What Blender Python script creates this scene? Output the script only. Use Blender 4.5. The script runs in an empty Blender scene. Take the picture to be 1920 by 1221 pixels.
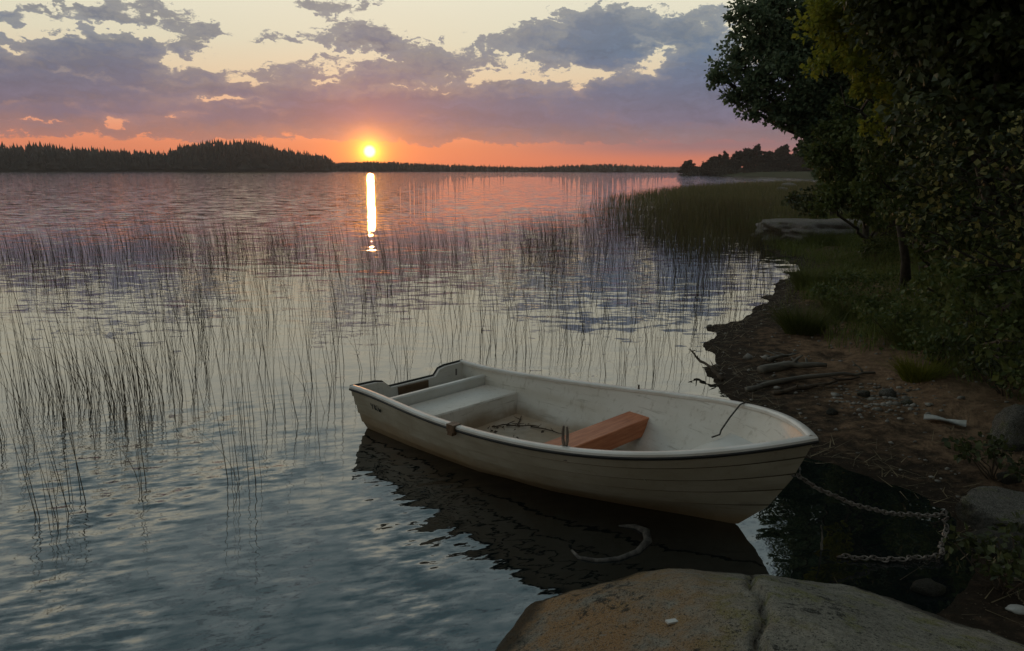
import bpy, math, random
import numpy as np
from mathutils import Vector, Matrix, noise as mnoise

R = math.radians
random.seed(7); RNG = np.random.default_rng(7)
SC = bpy.context.scene
COL = SC.collection

# ------------------------------------------------------------------ camera
F_PX, W_PX, H_PX, HORIZON = 1450.0, 1920.0, 1221.0, 317.3
CAM_H = 2.2
PITCH = math.atan((H_PX / 2 - HORIZON) / F_PX)
cam_data = bpy.data.cameras.new('camera')
cam_data.sensor_width = 36.0
cam_data.lens = F_PX / W_PX * 36.0
cam_data.clip_start = 0.05
cam_data.clip_end = 20000
cam = bpy.data.objects.new('camera', cam_data)
COL.objects.link(cam)
CAM_M = Matrix.Translation((0, 0, CAM_H)) @ Matrix.Rotation(R(90) - PITCH, 4, 'X') @ Matrix.Rotation(R(0.15), 4, 'Z')
cam.matrix_world = CAM_M
SC.camera = cam

def ray(px, py):
    return (CAM_M.to_3x3() @ Vector((px - W_PX / 2, H_PX / 2 - py, -F_PX))).normalized()
def at(px, py, z=0.0):                      # where the sight line meets the level z
    d = ray(px, py); t = (z - CAM_H) / d.z
    return Vector((0, 0, CAM_H)) + d * t
def far(px, py, dist):                      # a point on the sight line at ground distance dist
    d = ray(px, py)
    return Vector((0, 0, CAM_H)) + d * (dist / math.hypot(d.x, d.y))
def azel(px, py):
    d = ray(px, py)
    return math.degrees(math.atan2(d.x, d.y)), math.degrees(math.asin(d.z))

# ------------------------------------------------------------------ node helper
class NT:
    def __init__(s, tree):
        s.t = tree; tree.nodes.clear()
    def n(s, kind, ins=None, **props):
        nd = s.t.nodes.new(kind)
        for k, v in props.items(): setattr(nd, k, v)
        for k, v in (ins or {}).items(): s.put(nd.inputs[k], v)
        return nd
    def put(s, sock, v):
        if hasattr(v, 'links') or isinstance(v, bpy.types.NodeSocket): s.t.links.new(v, sock)
        else: sock.default_value = v
    def m(s, op, a, b=0.0, c=0.0, clamp=False):
        nd = s.n('ShaderNodeMath', operation=op, use_clamp=clamp)
        for i, v in enumerate((a, b, c)): s.put(nd.inputs[i], v)
        return nd.outputs[0]
    def vm(s, op, a, b=(0, 0, 0)):
        nd = s.n('ShaderNodeVectorMath', operation=op)
        s.put(nd.inputs[0], a)
        if op == 'SCALE': s.put(nd.inputs['Scale'], b)
        else: s.put(nd.inputs[1], b)
        return nd.outputs['Value'] if op in ('LENGTH', 'DOT_PRODUCT') else nd.outputs[0]
    def xyz(s, x, y, z):
        nd = s.n('ShaderNodeCombineXYZ')
        for i, v in enumerate((x, y, z)): s.put(nd.inputs[i], v)
        return nd.outputs[0]
    def sep(s, v):
        nd = s.n('ShaderNodeSeparateXYZ', {0: v}); return nd.outputs
    def noise(s, vec, scale=1.0, detail=4.0, rough=0.5, lac=2.0):
        nd = s.n('ShaderNodeTexNoise', {'Vector': vec, 'Scale': scale, 'Detail': detail, 'Roughness': rough, 'Lacunarity': lac})
        return nd
    def ramp(s, fac, stops, interp='LINEAR'):
        nd = s.n('ShaderNodeValToRGB', {'Fac': fac}); cr = nd.color_ramp; cr.interpolation = interp
        while len(cr.elements) < len(stops): cr.elements.new(0.5)
        for e, (p, c) in zip(cr.elements, stops):
            e.position = p; e.color = tuple(c) + (1,) if len(c) == 3 else c
        return nd.outputs['Color']
    def mix(s, fac, a, b, mode='MIX'):
        nd = s.n('ShaderNodeMix', data_type='RGBA', blend_type=mode)
        s.put(nd.inputs[0], fac); s.put(nd.inputs[6], a); s.put(nd.inputs[7], b)
        return nd.outputs[2]
    def smooth(s, v, lo, hi, a=0.0, b=1.0):
        nd = s.n('ShaderNodeMapRange', {'Value': v, 'From Min': lo, 'From Max': hi, 'To Min': a, 'To Max': b}, interpolation_type='SMOOTHSTEP')
        return nd.outputs[0]

# ------------------------------------------------------------------ sky and sun
SUN_AZ, SUN_EL = azel(693, 284)
world = bpy.data.worlds.new('World'); SC.world = world; world.use_nodes = True
def build_sky():
    g = NT(world.node_tree)
    d = g.n('ShaderNodeTexCoord').outputs['Generated']
    dx, dy, dz = g.sep(d)
    az = g.m('DEGREES', g.m('ARCTAN2', dx, dy)); el = g.m('DEGREES', g.m('ARCSINE', dz))
    uv = g.xyz(az, el, 0.0)
    # warp that gives the clouds their billowed edges
    w1 = g.noise(g.vm('MULTIPLY', uv, (0.22, 0.42, 1)), 1.0, 5, 0.6).outputs['Color']
    w2 = g.noise(g.vm('MULTIPLY', uv, (0.9, 1.5, 1)), 1.0, 4, 0.6).outputs['Color']
    w = g.vm('MULTIPLY', g.vm('SUBTRACT', w1, (0.5, 0.5, 0.5)), (5.0, 2.6, 0))
    w = g.vm('ADD', w, g.vm('MULTIPLY', g.vm('SUBTRACT', w2, (0.5, 0.5, 0.5)), (2.4, 1.5, 0)))
    uvw = g.vm('ADD', uv, w)
    fb = g.noise(g.vm('MULTIPLY', uvw, (0.16, 0.42, 1)), 1.0, 8, 0.62).outputs['Fac']
    fb2 = g.noise(g.vm('ADD', g.vm('MULTIPLY', uv, (0.45, 1.0, 1)), (31, 7, 3)), 1.0, 7, 0.6).outputs['Fac']
    rng = 30.0
    vn = g.m('DIVIDE', el, rng, clamp=True)
    f0 = g.ramp(vn, [(p / rng, (v + 1, v + 1, v + 1)) for p, v in
                     ((0.0, -0.75), (1.5, -0.45), (2.4, 0.30), (3.6, 0.52), (5.6, 0.26), (7.5, -0.10), (10.0, -0.34), (12.5, -0.60), (17, -0.55), (22, -0.20), (30, -0.16))])
    f0 = g.m('SUBTRACT', f0, 1.0)
    tot = g.m('ADD', f0, g.m('MULTIPLY', g.m('SUBTRACT', fb, 0.5), 1.9))
    tot = g.m('ADD', tot, g.m('MULTIPLY', g.m('SUBTRACT', fb2, 0.5), 1.5))
    fb3 = g.noise(g.vm('ADD', g.vm('MULTIPLY', uvw, (1.1, 2.4, 1)), (3, 17, 9)), 1.0, 4, 0.55).outputs['Fac']
    tot = g.m('ADD', tot, g.m('MULTIPLY', g.m('SUBTRACT', fb3, 0.5), g.smooth(el, 3.0, 9.0, .7, 1.5)))
    blobs = [  # px, py, half width, half height (photo pixels at that direction), strength
        (190, 95, 170, 50, .7), (60, 160, 140, 45, .5), (330, 22, 70, 22, .7), (180, 20, 75, 16, .6), (25, 28, 45, 15, .6), (380, 60, 60, 20, .4),
        (255, 3, 40, 10, .5), (640, 65, 95, 22, .6), (740, 72, 60, 26, .6), (620, 6, 60, 22, .6), (705, 4, 50, 22, .6), (480, 2, 30, 12, .4),
        (820, 112, 90, 38, .45), (1005, 80, 110, 48, .8), (1105, 70, 70, 62, .8), (1165, 58, 60, 60, .8), (1250, 48, 40, 40, .5),
        (1325, 70, 60, 75, .9), (1300, 160, 170, 55, .7), (500, 180, 560, 50, .35), (1000, 220, 400, 45, .45),
        (465, 25, 80, 22, -.6), (560, 40, 40, 20, -.5), (850, 35, 110, 42, -.9), (1300, 0, 60, 14, -.4), (1218, 102, 17, 30, -1.15), (1090, 132, 110, 18, -1.1),
        (950, 112, 45, 18, -.6), (880, 165, 30, 14, -.5), (465, 152, 30, 11, -.7), (425, 184, 75, 7, -.95), (355, 215, 40, 11, -.65), (205, 222, 32, 13, -.65), (150, 205, 16, 5, -.5),
        (112, 133, 22, 6, -.7), (180, 150, 30, 5, -.7), (390, 115, 55, 16, -.7), (310, 112, 18, 22, -.7), (25, 98, 30, 12, -.6), (470, 118, 40, 10, -.6), (900, 150, 50, 12, -.5),
        (100, 45, 70, 12, -.6), (700, 95, 60, 8, -.6), (520, 100, 50, 10, -.7), (280, 60, 30, 14, -.5), (600, 150, 40, 6, -.6), (740, 165, 50, 6, -.5), (800, 160, 30, 8, -.6), (30, 200, 40, 7, -.6), (250, 165, 40, 5, -.6), (440, 75, 40, 14, -.6), (150, 70, 30, 8, -.3), (960, 145, 60, 8, -.6), (1080, 160, 30, 14, -.5), (480, 205, 50, 4, -.5), (100, 235, 60, 4, -.5), (60, 62, 60, 10, -.7), (225, 45, 60, 8, -.7), (120, 4, 60, 7, -.5), (1180, 5, 60, 10, -.3), (590, 92, 50, 7, -.5), (560, 8, 28, 12, .5), (420, 45, 26, 9, .5), (80, 12, 30, 8, .5), (820, 8, 24, 7, .3), (880, 60, 22, 7, .35), (770, 50, 24, 6, .4), (505, 70, 26, 7, .45), (1060, 20, 22, 10, .4)]
    for px, py, rx, ry, amp in blobs:
        a0, e0 = azel(px, py); a1, _ = azel(px + rx, py); _, e1 = azel(px, py - ry)
        q = g.vm('MULTIPLY', g.vm('SUBTRACT', uvw, (a0, e0, 0)), (1 / (a1 - a0), 1 / (e1 - e0), 0))
        r2 = g.vm('DOT_PRODUCT', q, q)
        tot = g.m('MULTIPLY_ADD', g.m('EXPONENT', g.m('MULTIPLY', r2, -0.8)), amp, tot)
    mask = g.smooth(tot, -0.05, 0.16)
    thick = g.smooth(tot, 0.0, 1.1)
    # clear sky
    vn2 = g.m('DIVIDE', el, 90.0, clamp=True)
    clear = g.ramp(vn2, [(p / 90, c) for p, c in (
        (0, (.74, .19, .095)), (1.5, (.78, .22, .11)), (2.6, (.80, .29, .17)), (4.2, (.78, .44, .28)), (6.0, (.72, .56, .38)), (8.5, (.70, .65, .49)),
        (12, (.76, .73, .58)), (17, (.72, .72, .61)), (25, (.38, .47, .48)), (38, (.145, .235, .265)), (52, (.16, .23, .26)), (68, (.47, .47, .45)), (90, (.56, .55, .53)))])
    side = g.smooth(az, -4.0, 13.0)
    low = g.smooth(el, 5.0, 1.5)
    clear = g.mix(g.m('MULTIPLY', g.m('MULTIPLY', side, low), 0.35), clear, (.50, .15, .13, 1))
    clear = g.mix(g.m('MULTIPLY', g.m('MULTIPLY', side, g.m('MULTIPLY', low, g.smooth(el, .5, 1.7))), 0.92), clear, (.255, .145, .185, 1))
    # clouds
    ccol = g.ramp(vn, [(p / rng, c) for p, c in (
        (0, (.40, .16, .14)), (2.5, (.205, .135, .165)), (3.4, (.158, .128, .190)), (5.5, (.125, .135, .205)), (8, (.112, .150, .215)), (12, (.17, .18, .21)), (20, (.20, .205, .225)), (30, (.105, .125, .145)))])
    streak = g.noise(g.vm('MULTIPLY', uvw, (.12, 1.5, 1)), 1.0, 5, .55).outputs['Fac']
    shade = g.m('ADD', g.m('ADD', 0.42, g.m('MULTIPLY', streak, .55)), g.m('ADD', g.m('MULTIPLY', fb3, 0.36), g.m('MULTIPLY', fb2, .34)))
    ccol = g.vm('MULTIPLY', ccol, g.mix(g.smooth(az, -8, 12), (1.03, .98, .97, 1), (.92, 1.04, 1.10, 1)))
    ccol = g.vm('SCALE', ccol, shade)
    ccol = g.mix(g.m('MULTIPLY', g.m('SUBTRACT', 1.0, thick), 0.22), ccol, clear)
    sky = g.mix(mask, clear, ccol)
    # the whole sky dims away from the sunset
    back = g.smooth(g.vm('DOT_PRODUCT', d, (math.sin(R(SUN_AZ)), math.cos(R(SUN_AZ)), 0)), -0.6, 0.55, 0.42, 1.0)
    sky = g.vm('SCALE', sky, back)
    # sun disc and its aureole
    sv = (math.sin(R(SUN_AZ)) * math.cos(R(SUN_EL)), math.cos(R(SUN_AZ)) * math.cos(R(SUN_EL)), math.sin(R(SUN_EL)))
    ang = g.m('DEGREES', g.m('ARCCOSINE', g.m('MINIMUM', g.vm('DOT_PRODUCT', d, sv), 0.9999999)))
    daz = g.m('SUBTRACT', az, SUN_AZ); de = g.m('SUBTRACT', el, SUN_EL)
    flat = g.m('SQRT', g.m('ADD', g.m('MULTIPLY', g.m('MULTIPLY', daz, daz), 0.30), g.m('MULTIPLY', de, de)))
    def halo(a, width, col):
        return g.vm('SCALE', col, g.m('EXPONENT', g.m('DIVIDE', a, -width)))
    disc = g.vm('SCALE', (10.0, 6.0, 1.2), g.smooth(ang, 0.52, 0.22))
    add = g.vm('ADD', disc, halo(ang, 0.50, (6.0, 2.5, .12)))
    add = g.vm('ADD', add, halo(flat, 0.95, (0.75, .27, .0)))
    add = g.vm('ADD', add, halo(g.m('MULTIPLY', ang, 1.0), 2.4, (.36, .035, .0)))
    sky = g.vm('ADD', sky, add)
    # physical sky for the same sun, a small share of the light
    nishita = g.n('ShaderNodeTexSky', sky_type='NISHITA', sun_disc=False, sun_elevation=R(max(SUN_EL, 0.5)), sun_rotation=R(SUN_AZ))
    sky = g.vm('ADD', sky, g.vm('SCALE', nishita.outputs[0], 0.008))
    ground = g.smooth(el, -0.3, 0.0)
    sky = g.vm('SCALE', sky, ground)
    bg = g.n('ShaderNodeBackground', {'Color': sky, 'Strength': 1.0})
    out = g.n('ShaderNodeOutputWorld', {'Surface': bg.outputs[0]})
build_sky()
world.cycles.sampling_method = 'MANUAL'; world.cycles.sample_map_resolution = 1024

sun_d = bpy.data.lights.new('sun', 'SUN'); sun_d.energy = 0.22; sun_d.angle = R(0.5); sun_d.color = (1.0, .42, .14)
sun = bpy.data.objects.new('sun', sun_d); COL.objects.link(sun)
sun.rotation_euler = (R(90 - SUN_EL), 0, R(180 - SUN_AZ))

vs = SC.view_settings
vs.view_transform = 'Standard'; vs.look = 'None'; vs.exposure = 0.08; vs.gamma = 1.0; vs.use_curve_mapping = False
SC.cycles.max_bounces = 8; SC.cycles.transparent_max_bounces = 8
SC.cycles.sample_clamp_indirect = 4.0
SC.cycles.use_denoising = True

# ------------------------------------------------------------------ mesh helpers
def link(o, parent=None):
    COL.objects.link(o)
    if parent: o.parent = parent
    return o
def mesh_np(name, V, F, mat, parent=None, smooth=False, check=True):
    V = np.asarray(V, dtype=np.float32); me = bpy.data.meshes.new(name)
    if isinstance(F, np.ndarray):
        k = F.shape[1]; nf = len(F)
        me.vertices.add(len(V)); me.vertices.foreach_set('co', V.ravel())
        me.loops.add(nf * k); me.loops.foreach_set('vertex_index', F.astype(np.int32).ravel())
        me.polygons.add(nf); me.polygons.foreach_set('loop_start', np.arange(0, nf * k, k, dtype=np.int32))
        me.polygons.foreach_set('use_smooth', np.full(nf, smooth))
        me.update(calc_edges=True); me.validate()
    else:
        me.from_pydata([tuple(map(float, v)) for v in V], [], F)
        if check: me.validate()
        me.update()
        if smooth: me.polygons.foreach_set('use_smooth', np.full(len(me.polygons), True))
    if mat: me.materials.append(mat)
    return link(bpy.data.objects.new(name, me), parent)
class MB:
    def __init__(s): s.v = []; s.f = []
    def add(s, V, F):
        o = len(s.v); s.v += [tuple(map(float, p)) for p in V]; s.f += [tuple(i + o for i in q) for q in F]
    def box(s, c, size, M=None):
        hx, hy, hz = [k / 2 for k in size]
        V = [Vector((x, y, z)) for x in (-hx, hx) for y in (-hy, hy) for z in (-hz, hz)]
        if M is not None: V = [M @ p for p in V]
        s.add([p + Vector(c) for p in V], [(0, 1, 3, 2), (4, 6, 7, 5), (0, 4, 5, 1), (2, 3, 7, 6), (0, 2, 6, 4), (1, 5, 7, 3)])
    def tube(s, path, rad, n=6, cap=True):
        path = [Vector(p) for p in path]
        if not hasattr(rad, '__len__'): rad = [rad] * len(path)
        rings = []; up = Vector((0.13, 0.27, 1)).normalized()
        V = []; F = []
        for i, p in enumerate(path):
            t = (path[min(i + 1, len(path) - 1)] - path[max(i - 1, 0)]).normalized()
            a = t.cross(up)
            if a.length < 1e-3: a = t.cross(Vector((1, 0, 0)))
            a.normalize(); b = t.cross(a)
            for k in range(n):
                th = 2 * math.pi * k / n
                V.append(p + (a * math.cos(th) + b * math.sin(th)) * rad[i])
        for i in range(len(path) - 1):
            for k in range(n):
                k2 = (k + 1) % n
                F.append((i * n + k, i * n + k2, (i + 1) * n + k2, (i + 1) * n + k))
        if cap: F += [tuple(range(n))[::-1], tuple((len(path) - 1) * n + k for k in range(n))]
        s.add(V, F)
    def grid(s, P, flip=False):                    # P: rows of points
        r, c = len(P), len(P[0]); V = [p for row in P for p in row]
        F = [(i * c + j, i * c + j + 1, (i + 1) * c + j + 1, (i + 1) * c + j) for i in range(r - 1) for j in range(c - 1)]
        if flip: F = [q[::-1] for q in F]
        s.add(V, F)
    def build(s, name, mat, parent=None, smooth=False, check=True):
        return mesh_np(name, np.array(s.v), s.f, mat, parent, smooth, check)
def tag(o, label=None, cat=None, group=None, kind=None):
    if label: o['label'] = label
    if cat: o['category'] = cat
    if group: o['group'] = group
    if kind: o['kind'] = kind
    return o
def empty(name, loc=(0, 0, 0), rz=0.0):
    o = bpy.data.objects.new(name, None); o.location = loc; o.rotation_euler = (0, 0, rz); o.empty_display_size = .2
    return link(o)
def smooth_angle(o, deg=35):
    me = o.data
    me.polygons.foreach_set('use_smooth', np.full(len(me.polygons), True))
    me.set_sharp_from_angle(angle=R(deg))
def vnoise(x, y, s=1.0, seed=0.0, oct=4):
    r = 0; a = 1; t = 0
    for k in range(oct):
        r += a * mnoise.noise(Vector((x * s, y * s, seed + 9.1 * k))); t += a; a *= .5; s *= 2.03
    return r / t

# ------------------------------------------------------------------ materials
def new_mat(name):
    m = bpy.data.materials.new(name); m.use_nodes = True
    g = NT(m.node_tree); out = g.n('ShaderNodeOutputMaterial')
    return m, g, out
def pbr(name, base, rough=.6, noise_scale=None, base2=None, spec=.5, bump=0.0, bump_scale=None, detail=6, space='Object', metallic=0.0, lo=.35, hi=.65):
    m, g, out = new_mat(name)
    co = g.n('ShaderNodeTexCoord').outputs['Object'] if space == 'Object' else g.n('ShaderNodeNewGeometry').outputs['Position']
    col = tuple(base) + (1,)
    p = g.n('ShaderNodeBsdfPrincipled', {'Roughness': rough, 'Specular IOR Level': spec, 'Metallic': metallic})
    if base2 is not None:
        nz = g.noise(co, noise_scale, detail, .6).outputs['Fac']
        col = g.mix(g.smooth(nz, lo, hi), col, tuple(base2) + (1,))
    g.put(p.inputs['Base Color'], col)
    if bump:
        nb = g.noise(co, bump_scale or noise_scale, 8, .65).outputs['Fac']
        b = g.n('ShaderNodeBump', {'Strength': 1.0, 'Distance': bump, 'Height': nb}); g.put(p.inputs['Normal'], b.outputs[0])
    g.put(out.inputs[0], p.outputs[0])
    return m
def leaf_mat(name, c1, c2, trans=.25, rough=.55, rare=False):
    m, g, out = new_mat(name)
    rnd = g.n('ShaderNodeNewGeometry').outputs['Random Per Island']
    col = g.ramp(rnd, [(0, c1), (.62, tuple(k * 1.8 for k in c1)), (1, c2)] if rare else [(0, c1), (1, c2)])
    p = g.n('ShaderNodeBsdfPrincipled', {'Base Color': col, 'Roughness': rough, 'Specular IOR Level': .35})
    t = g.n('ShaderNodeBsdfTranslucent', {'Color': col})
    x = g.n('ShaderNodeMixShader', {0: trans, 1: p.outputs[0], 2: t.outputs[0]})
    g.put(out.inputs[0], x.outputs[0]); return m

def water_mat():
    m, g, out = new_mat('water')
    P = g.n('ShaderNodeNewGeometry').outputs['Position']
    x, y, z = g.sep(P)
    dist = g.m('SQRT', g.m('ADD', g.m('MULTIPLY', x, x), g.m('MULTIPLY', y, y)))
    def slopes(scale, sx, sy, detail, rot=0.0):
        v = P
        if rot:
            v = g.n('ShaderNodeVectorRotate', {'Vector': P, 'Angle': rot}, rotation_type='Z_AXIS').outputs[0]
        c = g.noise(g.vm('MULTIPLY', v, scale), 1.0, detail, .55).outputs['Color']
        return g.vm('MULTIPLY', g.vm('SUBTRACT', c, (.5, .5, .5)), (sx, sy, 0))
    patch = g.smooth(g.noise(g.vm('MULTIPLY', P, (.10, .22, 1)), 1.0, 3, .5).outputs['Fac'], .40, .62)
    patch2 = g.smooth(g.noise(g.vm('ADD', g.vm('MULTIPLY', P, (.55, .40, 1)), (5, 2, 0)), 1.0, 3, .5).outputs['Fac'], .46, .62)
    near = g.m('MULTIPLY', g.smooth(dist, 9.5, 5.0), g.smooth(x, 1.5, .5, .18, 1.0))     # sheltered behind the boat
    mid = g.m('MULTIPLY', g.smooth(dist, 7.5, 13.0), g.smooth(dist, 60.0, 22.0))
    farm = g.smooth(dist, 18.0, 45.0)
    calm = slopes((3.0, 6.0, 1), .05, .10, 2)                                   # small lapping everywhere
    ripple = slopes((1.5, 7.0, 1), .06, .25, 3)                                  # wind ripples among the reeds
    chop = slopes((5.5, 15.0, 1), .30, .85, 5, R(-18))                           # chop close to the shore
    swell = slopes((1.1, 4.5, 1), .05, .40, 3)                                  # open water
    tot = calm
    tot = g.vm('ADD', tot, g.vm('SCALE', ripple, g.m('MULTIPLY', mid, g.m('MULTIPLY_ADD', patch, .8, .22))))
    tot = g.vm('ADD', tot, g.vm('SCALE', chop, g.m('MULTIPLY', near, g.m('MULTIPLY_ADD', patch2, .75, .3))))
    tot = g.vm('ADD', tot, g.vm('SCALE', swell, farm))
    nrm = g.vm('NORMALIZE', g.vm('ADD', tot, (0, 0, 1)))
    fres = g.n('ShaderNodeFresnel', {'IOR': 2.3, 'Normal': nrm}).outputs[0]
    gl = g.n('ShaderNodeBsdfGlossy', {'Color': (1, 1, 1, 1), 'Roughness': .008, 'Normal': nrm})
    body = g.n('ShaderNodeBsdfDiffuse', {'Color': (.006, .010, .010, 1)})
    mx = g.n('ShaderNodeMixShader', {0: fres, 1: body.outputs[0], 2: gl.outputs[0]})
    g.put(out.inputs[0], mx.outputs[0]); return m

def ground_mat():
    m, g, out = new_mat('shore_ground')
    P = g.n('ShaderNodeNewGeometry').outputs['Position']; z = g.sep(P)[2]
    n1 = g.noise(P, 1.2, 6, .6).outputs['Fac']; n2 = g.noise(P, 9.0, 6, .65).outputs['Fac']; n3 = g.noise(P, 45.0, 4, .6).outputs['Fac']
    mud = g.mix(g.smooth(n2, .35, .65), (.17, .105, .065, 1), (.31, .195, .118, 1))
    soil = g.mix(g.smooth(n2, .4, .62), (.030, .030, .014, 1), (.055, .066, .020, 1))
    h = g.m('ADD', z, g.m('MULTIPLY', g.m('SUBTRACT', n1, .5), .5))
    away = g.smooth(g.vm('LENGTH', P), 16, 28)
    col = g.mix(g.m('MAXIMUM', g.smooth(h, .14, .34), away), mud, soil)
    col = g.mix(g.smooth(g.m('ADD', z, g.m('MULTIPLY', g.m('SUBTRACT', n2, .5), .12)), .09, .0), col, (.035, .026, .018, 1))      # wet edge
    col = g.mix(g.m('MULTIPLY', g.smooth(n3, .62, .72), .5), col, (.36, .29, .20, 1))
    b = g.n('ShaderNodeBump', {'Strength': 1.0, 'Distance': .07, 'Height': g.m('ADD', n2, g.m('MULTIPLY', n3, .4))})
    p = g.n('ShaderNodeBsdfPrincipled', {'Base Color': col, 'Roughness': .9, 'Specular IOR Level': .08, 'Normal': b.outputs[0]})
    g.put(out.inputs[0], p.outputs[0]); return m

def granite_mat(name, base=(.21, .20, .17), warm=(.30, .19, .10), moss=(.15, .16, .05), dark=(.035, .035, .03), warm_amt=1.0):
    m, g, out = new_mat(name)
    P = g.n('ShaderNodeNewGeometry').outputs['Position']; x = g.sep(P)[0]
    n0 = g.noise(P, 1.6, 4, .55).outputs['Fac']; n1 = g.noise(P, 6.0, 7, .65).outputs['Fac']
    n2 = g.noise(P, 22.0, 7, .7).outputs['Fac']; n3 = g.noise(P, 75.0, 5, .7).outputs['Fac']
    vor = g.n('ShaderNodeTexVoronoi', {'Vector': g.vm('ADD', P, g.vm('SCALE', g.noise(P, 14, 3).outputs['Color'], .08)), 'Scale': 17.0}).outputs['Distance']
    col = g.mix(g.smooth(n2, .3, .7), tuple(k * .62 for k in base) + (1,), tuple(k * 1.25 for k in base) + (1,))
    col = g.mix(g.m('MULTIPLY', g.smooth(n1, .50, .64), .75), col, tuple(moss) + (1,))
    wm = g.m('MULTIPLY', g.m('MULTIPLY', g.smooth(g.m('ADD', x, g.m('MULTIPLY', n0, 1.2)), 1.75, 1.05), g.smooth(n1, .32, .58)), warm_amt)
    col = g.mix(wm, col, tuple(warm) + (1,))
    col = g.mix(g.m('MULTIPLY', g.smooth(n3, .54, .64), .85), col, tuple(dark) + (1,))
    col = g.mix(g.m('MULTIPLY', g.smooth(g.m('ADD', n2, g.m('MULTIPLY', g.m('SUBTRACT', n0, .5), .7)), .57, .68), .9), col, tuple(dark) + (1,))
    col = g.mix(g.m('MULTIPLY', g.smooth(vor, .13, .07), .55), col, (.36, .36, .33, 1))
    n4 = g.noise(P, 190.0, 3, .6).outputs['Fac']
    col = g.mix(g.m('MULTIPLY', g.smooth(n4, .56, .62), .6), col, (.42, .40, .36, 1))
    col = g.mix(g.m('MULTIPLY', g.smooth(n4, .43, .37), .7), col, (.03, .03, .028, 1))
    zz = g.sep(P)[2]; wet = g.smooth(g.m('ADD', zz, g.m('MULTIPLY', g.m('SUBTRACT', n1, .5), .1)), .13, .07)
    col = g.mix(g.m('MULTIPLY', wet, .8), col, (.030, .028, .022, 1))
    hgt = g.m('ADD', g.m('MULTIPLY', n1, 1.0), g.m('ADD', g.m('MULTIPLY', n2, .7), g.m('MULTIPLY', n3, .35)))
    b = g.n('ShaderNodeBump', {'Strength': 1.0, 'Distance': .05, 'Height': hgt})
    p = g.n('ShaderNodeBsdfPrincipled', {'Base Color': col, 'Roughness': .9, 'Specular IOR Level': .1, 'Normal': b.outputs[0]})
    g.put(out.inputs[0], p.outputs[0]); return m

def hull_mat(name, stain_top, inside):
    """cream gelcoat with a brown waterline scum and scattered dirt"""
    m, g, out = new_mat(name)
    P = g.n('ShaderNodeTexCoord').outputs['Object']; x, y, z = g.sep(P)
    n1 = g.noise(g.vm('MULTIPLY', P, (2.2, 2.2, 5)), 1.0, 6, .6).outputs['Fac']
    n2 = g.noise(g.vm('MULTIPLY', P, (14, 14, 5)), 1.0, 6, .65).outputs['Fac']
    n3 = g.noise(P, 60, 3, .6).outputs['Fac']
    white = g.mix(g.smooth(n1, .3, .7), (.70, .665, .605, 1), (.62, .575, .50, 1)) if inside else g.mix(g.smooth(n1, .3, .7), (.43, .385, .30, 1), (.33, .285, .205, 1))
    h = g.m('SUBTRACT', z, g.m('MULTIPLY', g.m('SUBTRACT', n1, .5), .22))
    stain = g.smooth(h, stain_top, stain_top * .25 - .02)
    col = g.mix(g.m('MULTIPLY', stain, .8), white, g.mix(n2, (.34, .23, .11, 1), (.19, .11, .05, 1)))
    col = g.mix(g.m('MULTIPLY', g.smooth(n2, .60, .75), .35), col, (.26, .21, .14, 1))
    col = g.mix(g.m('MULTIPLY', g.smooth(n3, .68, .74), .5), col, (.12, .09, .06, 1))
    scuff = g.noise(g.vm('MULTIPLY', P, (3, 3, 40)), 1.0, 5, .7).outputs['Fac']
    col = g.mix(g.m('MULTIPLY', g.smooth(scuff, .56, .70), .45), col, (.22, .18, .12, 1))
    drip = g.noise(g.vm('MULTIPLY', P, (26, 26, 1.2)), 1.0, 4, .6).outputs['Fac']
    col = g.mix(g.m('MULTIPLY', g.smooth(drip, .56, .72), .35), col, (.27, .22, .14, 1))
    p = g.n('ShaderNodeBsdfPrincipled', {'Base Color': col, 'Roughness': g.m('MULTIPLY_ADD', n2, .3, .28), 'Specular IOR Level': .4})
    g.put(out.inputs[0], p.outputs[0]); return m

def wood_mat(name, c1, c2, axis=(1.2, 14, 14)):
    m, g, out = new_mat(name)
    P = g.n('ShaderNodeTexCoord').outputs['Object']
    v = g.vm('MULTIPLY', P, axis)
    n = g.noise(v, 3.0, 6, .6).outputs['Fac']; n2 = g.noise(P, 5, 5, .6).outputs['Fac']
    col = g.mix(g.smooth(n, .35, .65), tuple(c1) + (1,), tuple(c2) + (1,))
    col = g.mix(g.m('MULTIPLY', g.smooth(n2, .55, .75), .5), col, tuple(k * .45 for k in c1) + (1,))
    b = g.n('ShaderNodeBump', {'Strength': .6, 'Distance': .004, 'Height': n})
    p = g.n('ShaderNodeBsdfPrincipled', {'Base Color': col, 'Roughness': .6, 'Normal': b.outputs[0]})
    g.put(out.inputs[0], p.outputs[0]); return m

M = {}
M['water'] = water_mat()
M['ground'] = ground_mat()
M['granite'] = granite_mat('granite_boulder', base=(.36, .335, .27), warm=(.42, .25, .12), moss=(.26, .255, .085))
M['granite_far'] = granite_mat('granite_outcrop', base=(.23, .205, .19), moss=(.11, .12, .05), warm_amt=0.0)
M['stone'] = granite_mat('mossy_stone', base=(.16, .15, .13), moss=(.13, .14, .05), warm_amt=0.0)
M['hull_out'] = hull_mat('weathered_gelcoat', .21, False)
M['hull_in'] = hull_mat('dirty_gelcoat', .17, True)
M['seat'] = pbr('seat_gelcoat', (.66, .66, .63), .35, 3.0, (.58, .56, .51))
M['cap'] = pbr('gunwale_gelcoat', (.74, .72, .68), .3, 4.0, (.62, .58, .52))
M['rubber'] = pbr('black_rubber', (.012, .012, .012), .55, 8.0, (.022, .02, .018))
M['thwart'] = wood_mat('varnished_thwart', (.46, .145, .06), (.60, .225, .105), (14, 1.2, 14))
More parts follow.
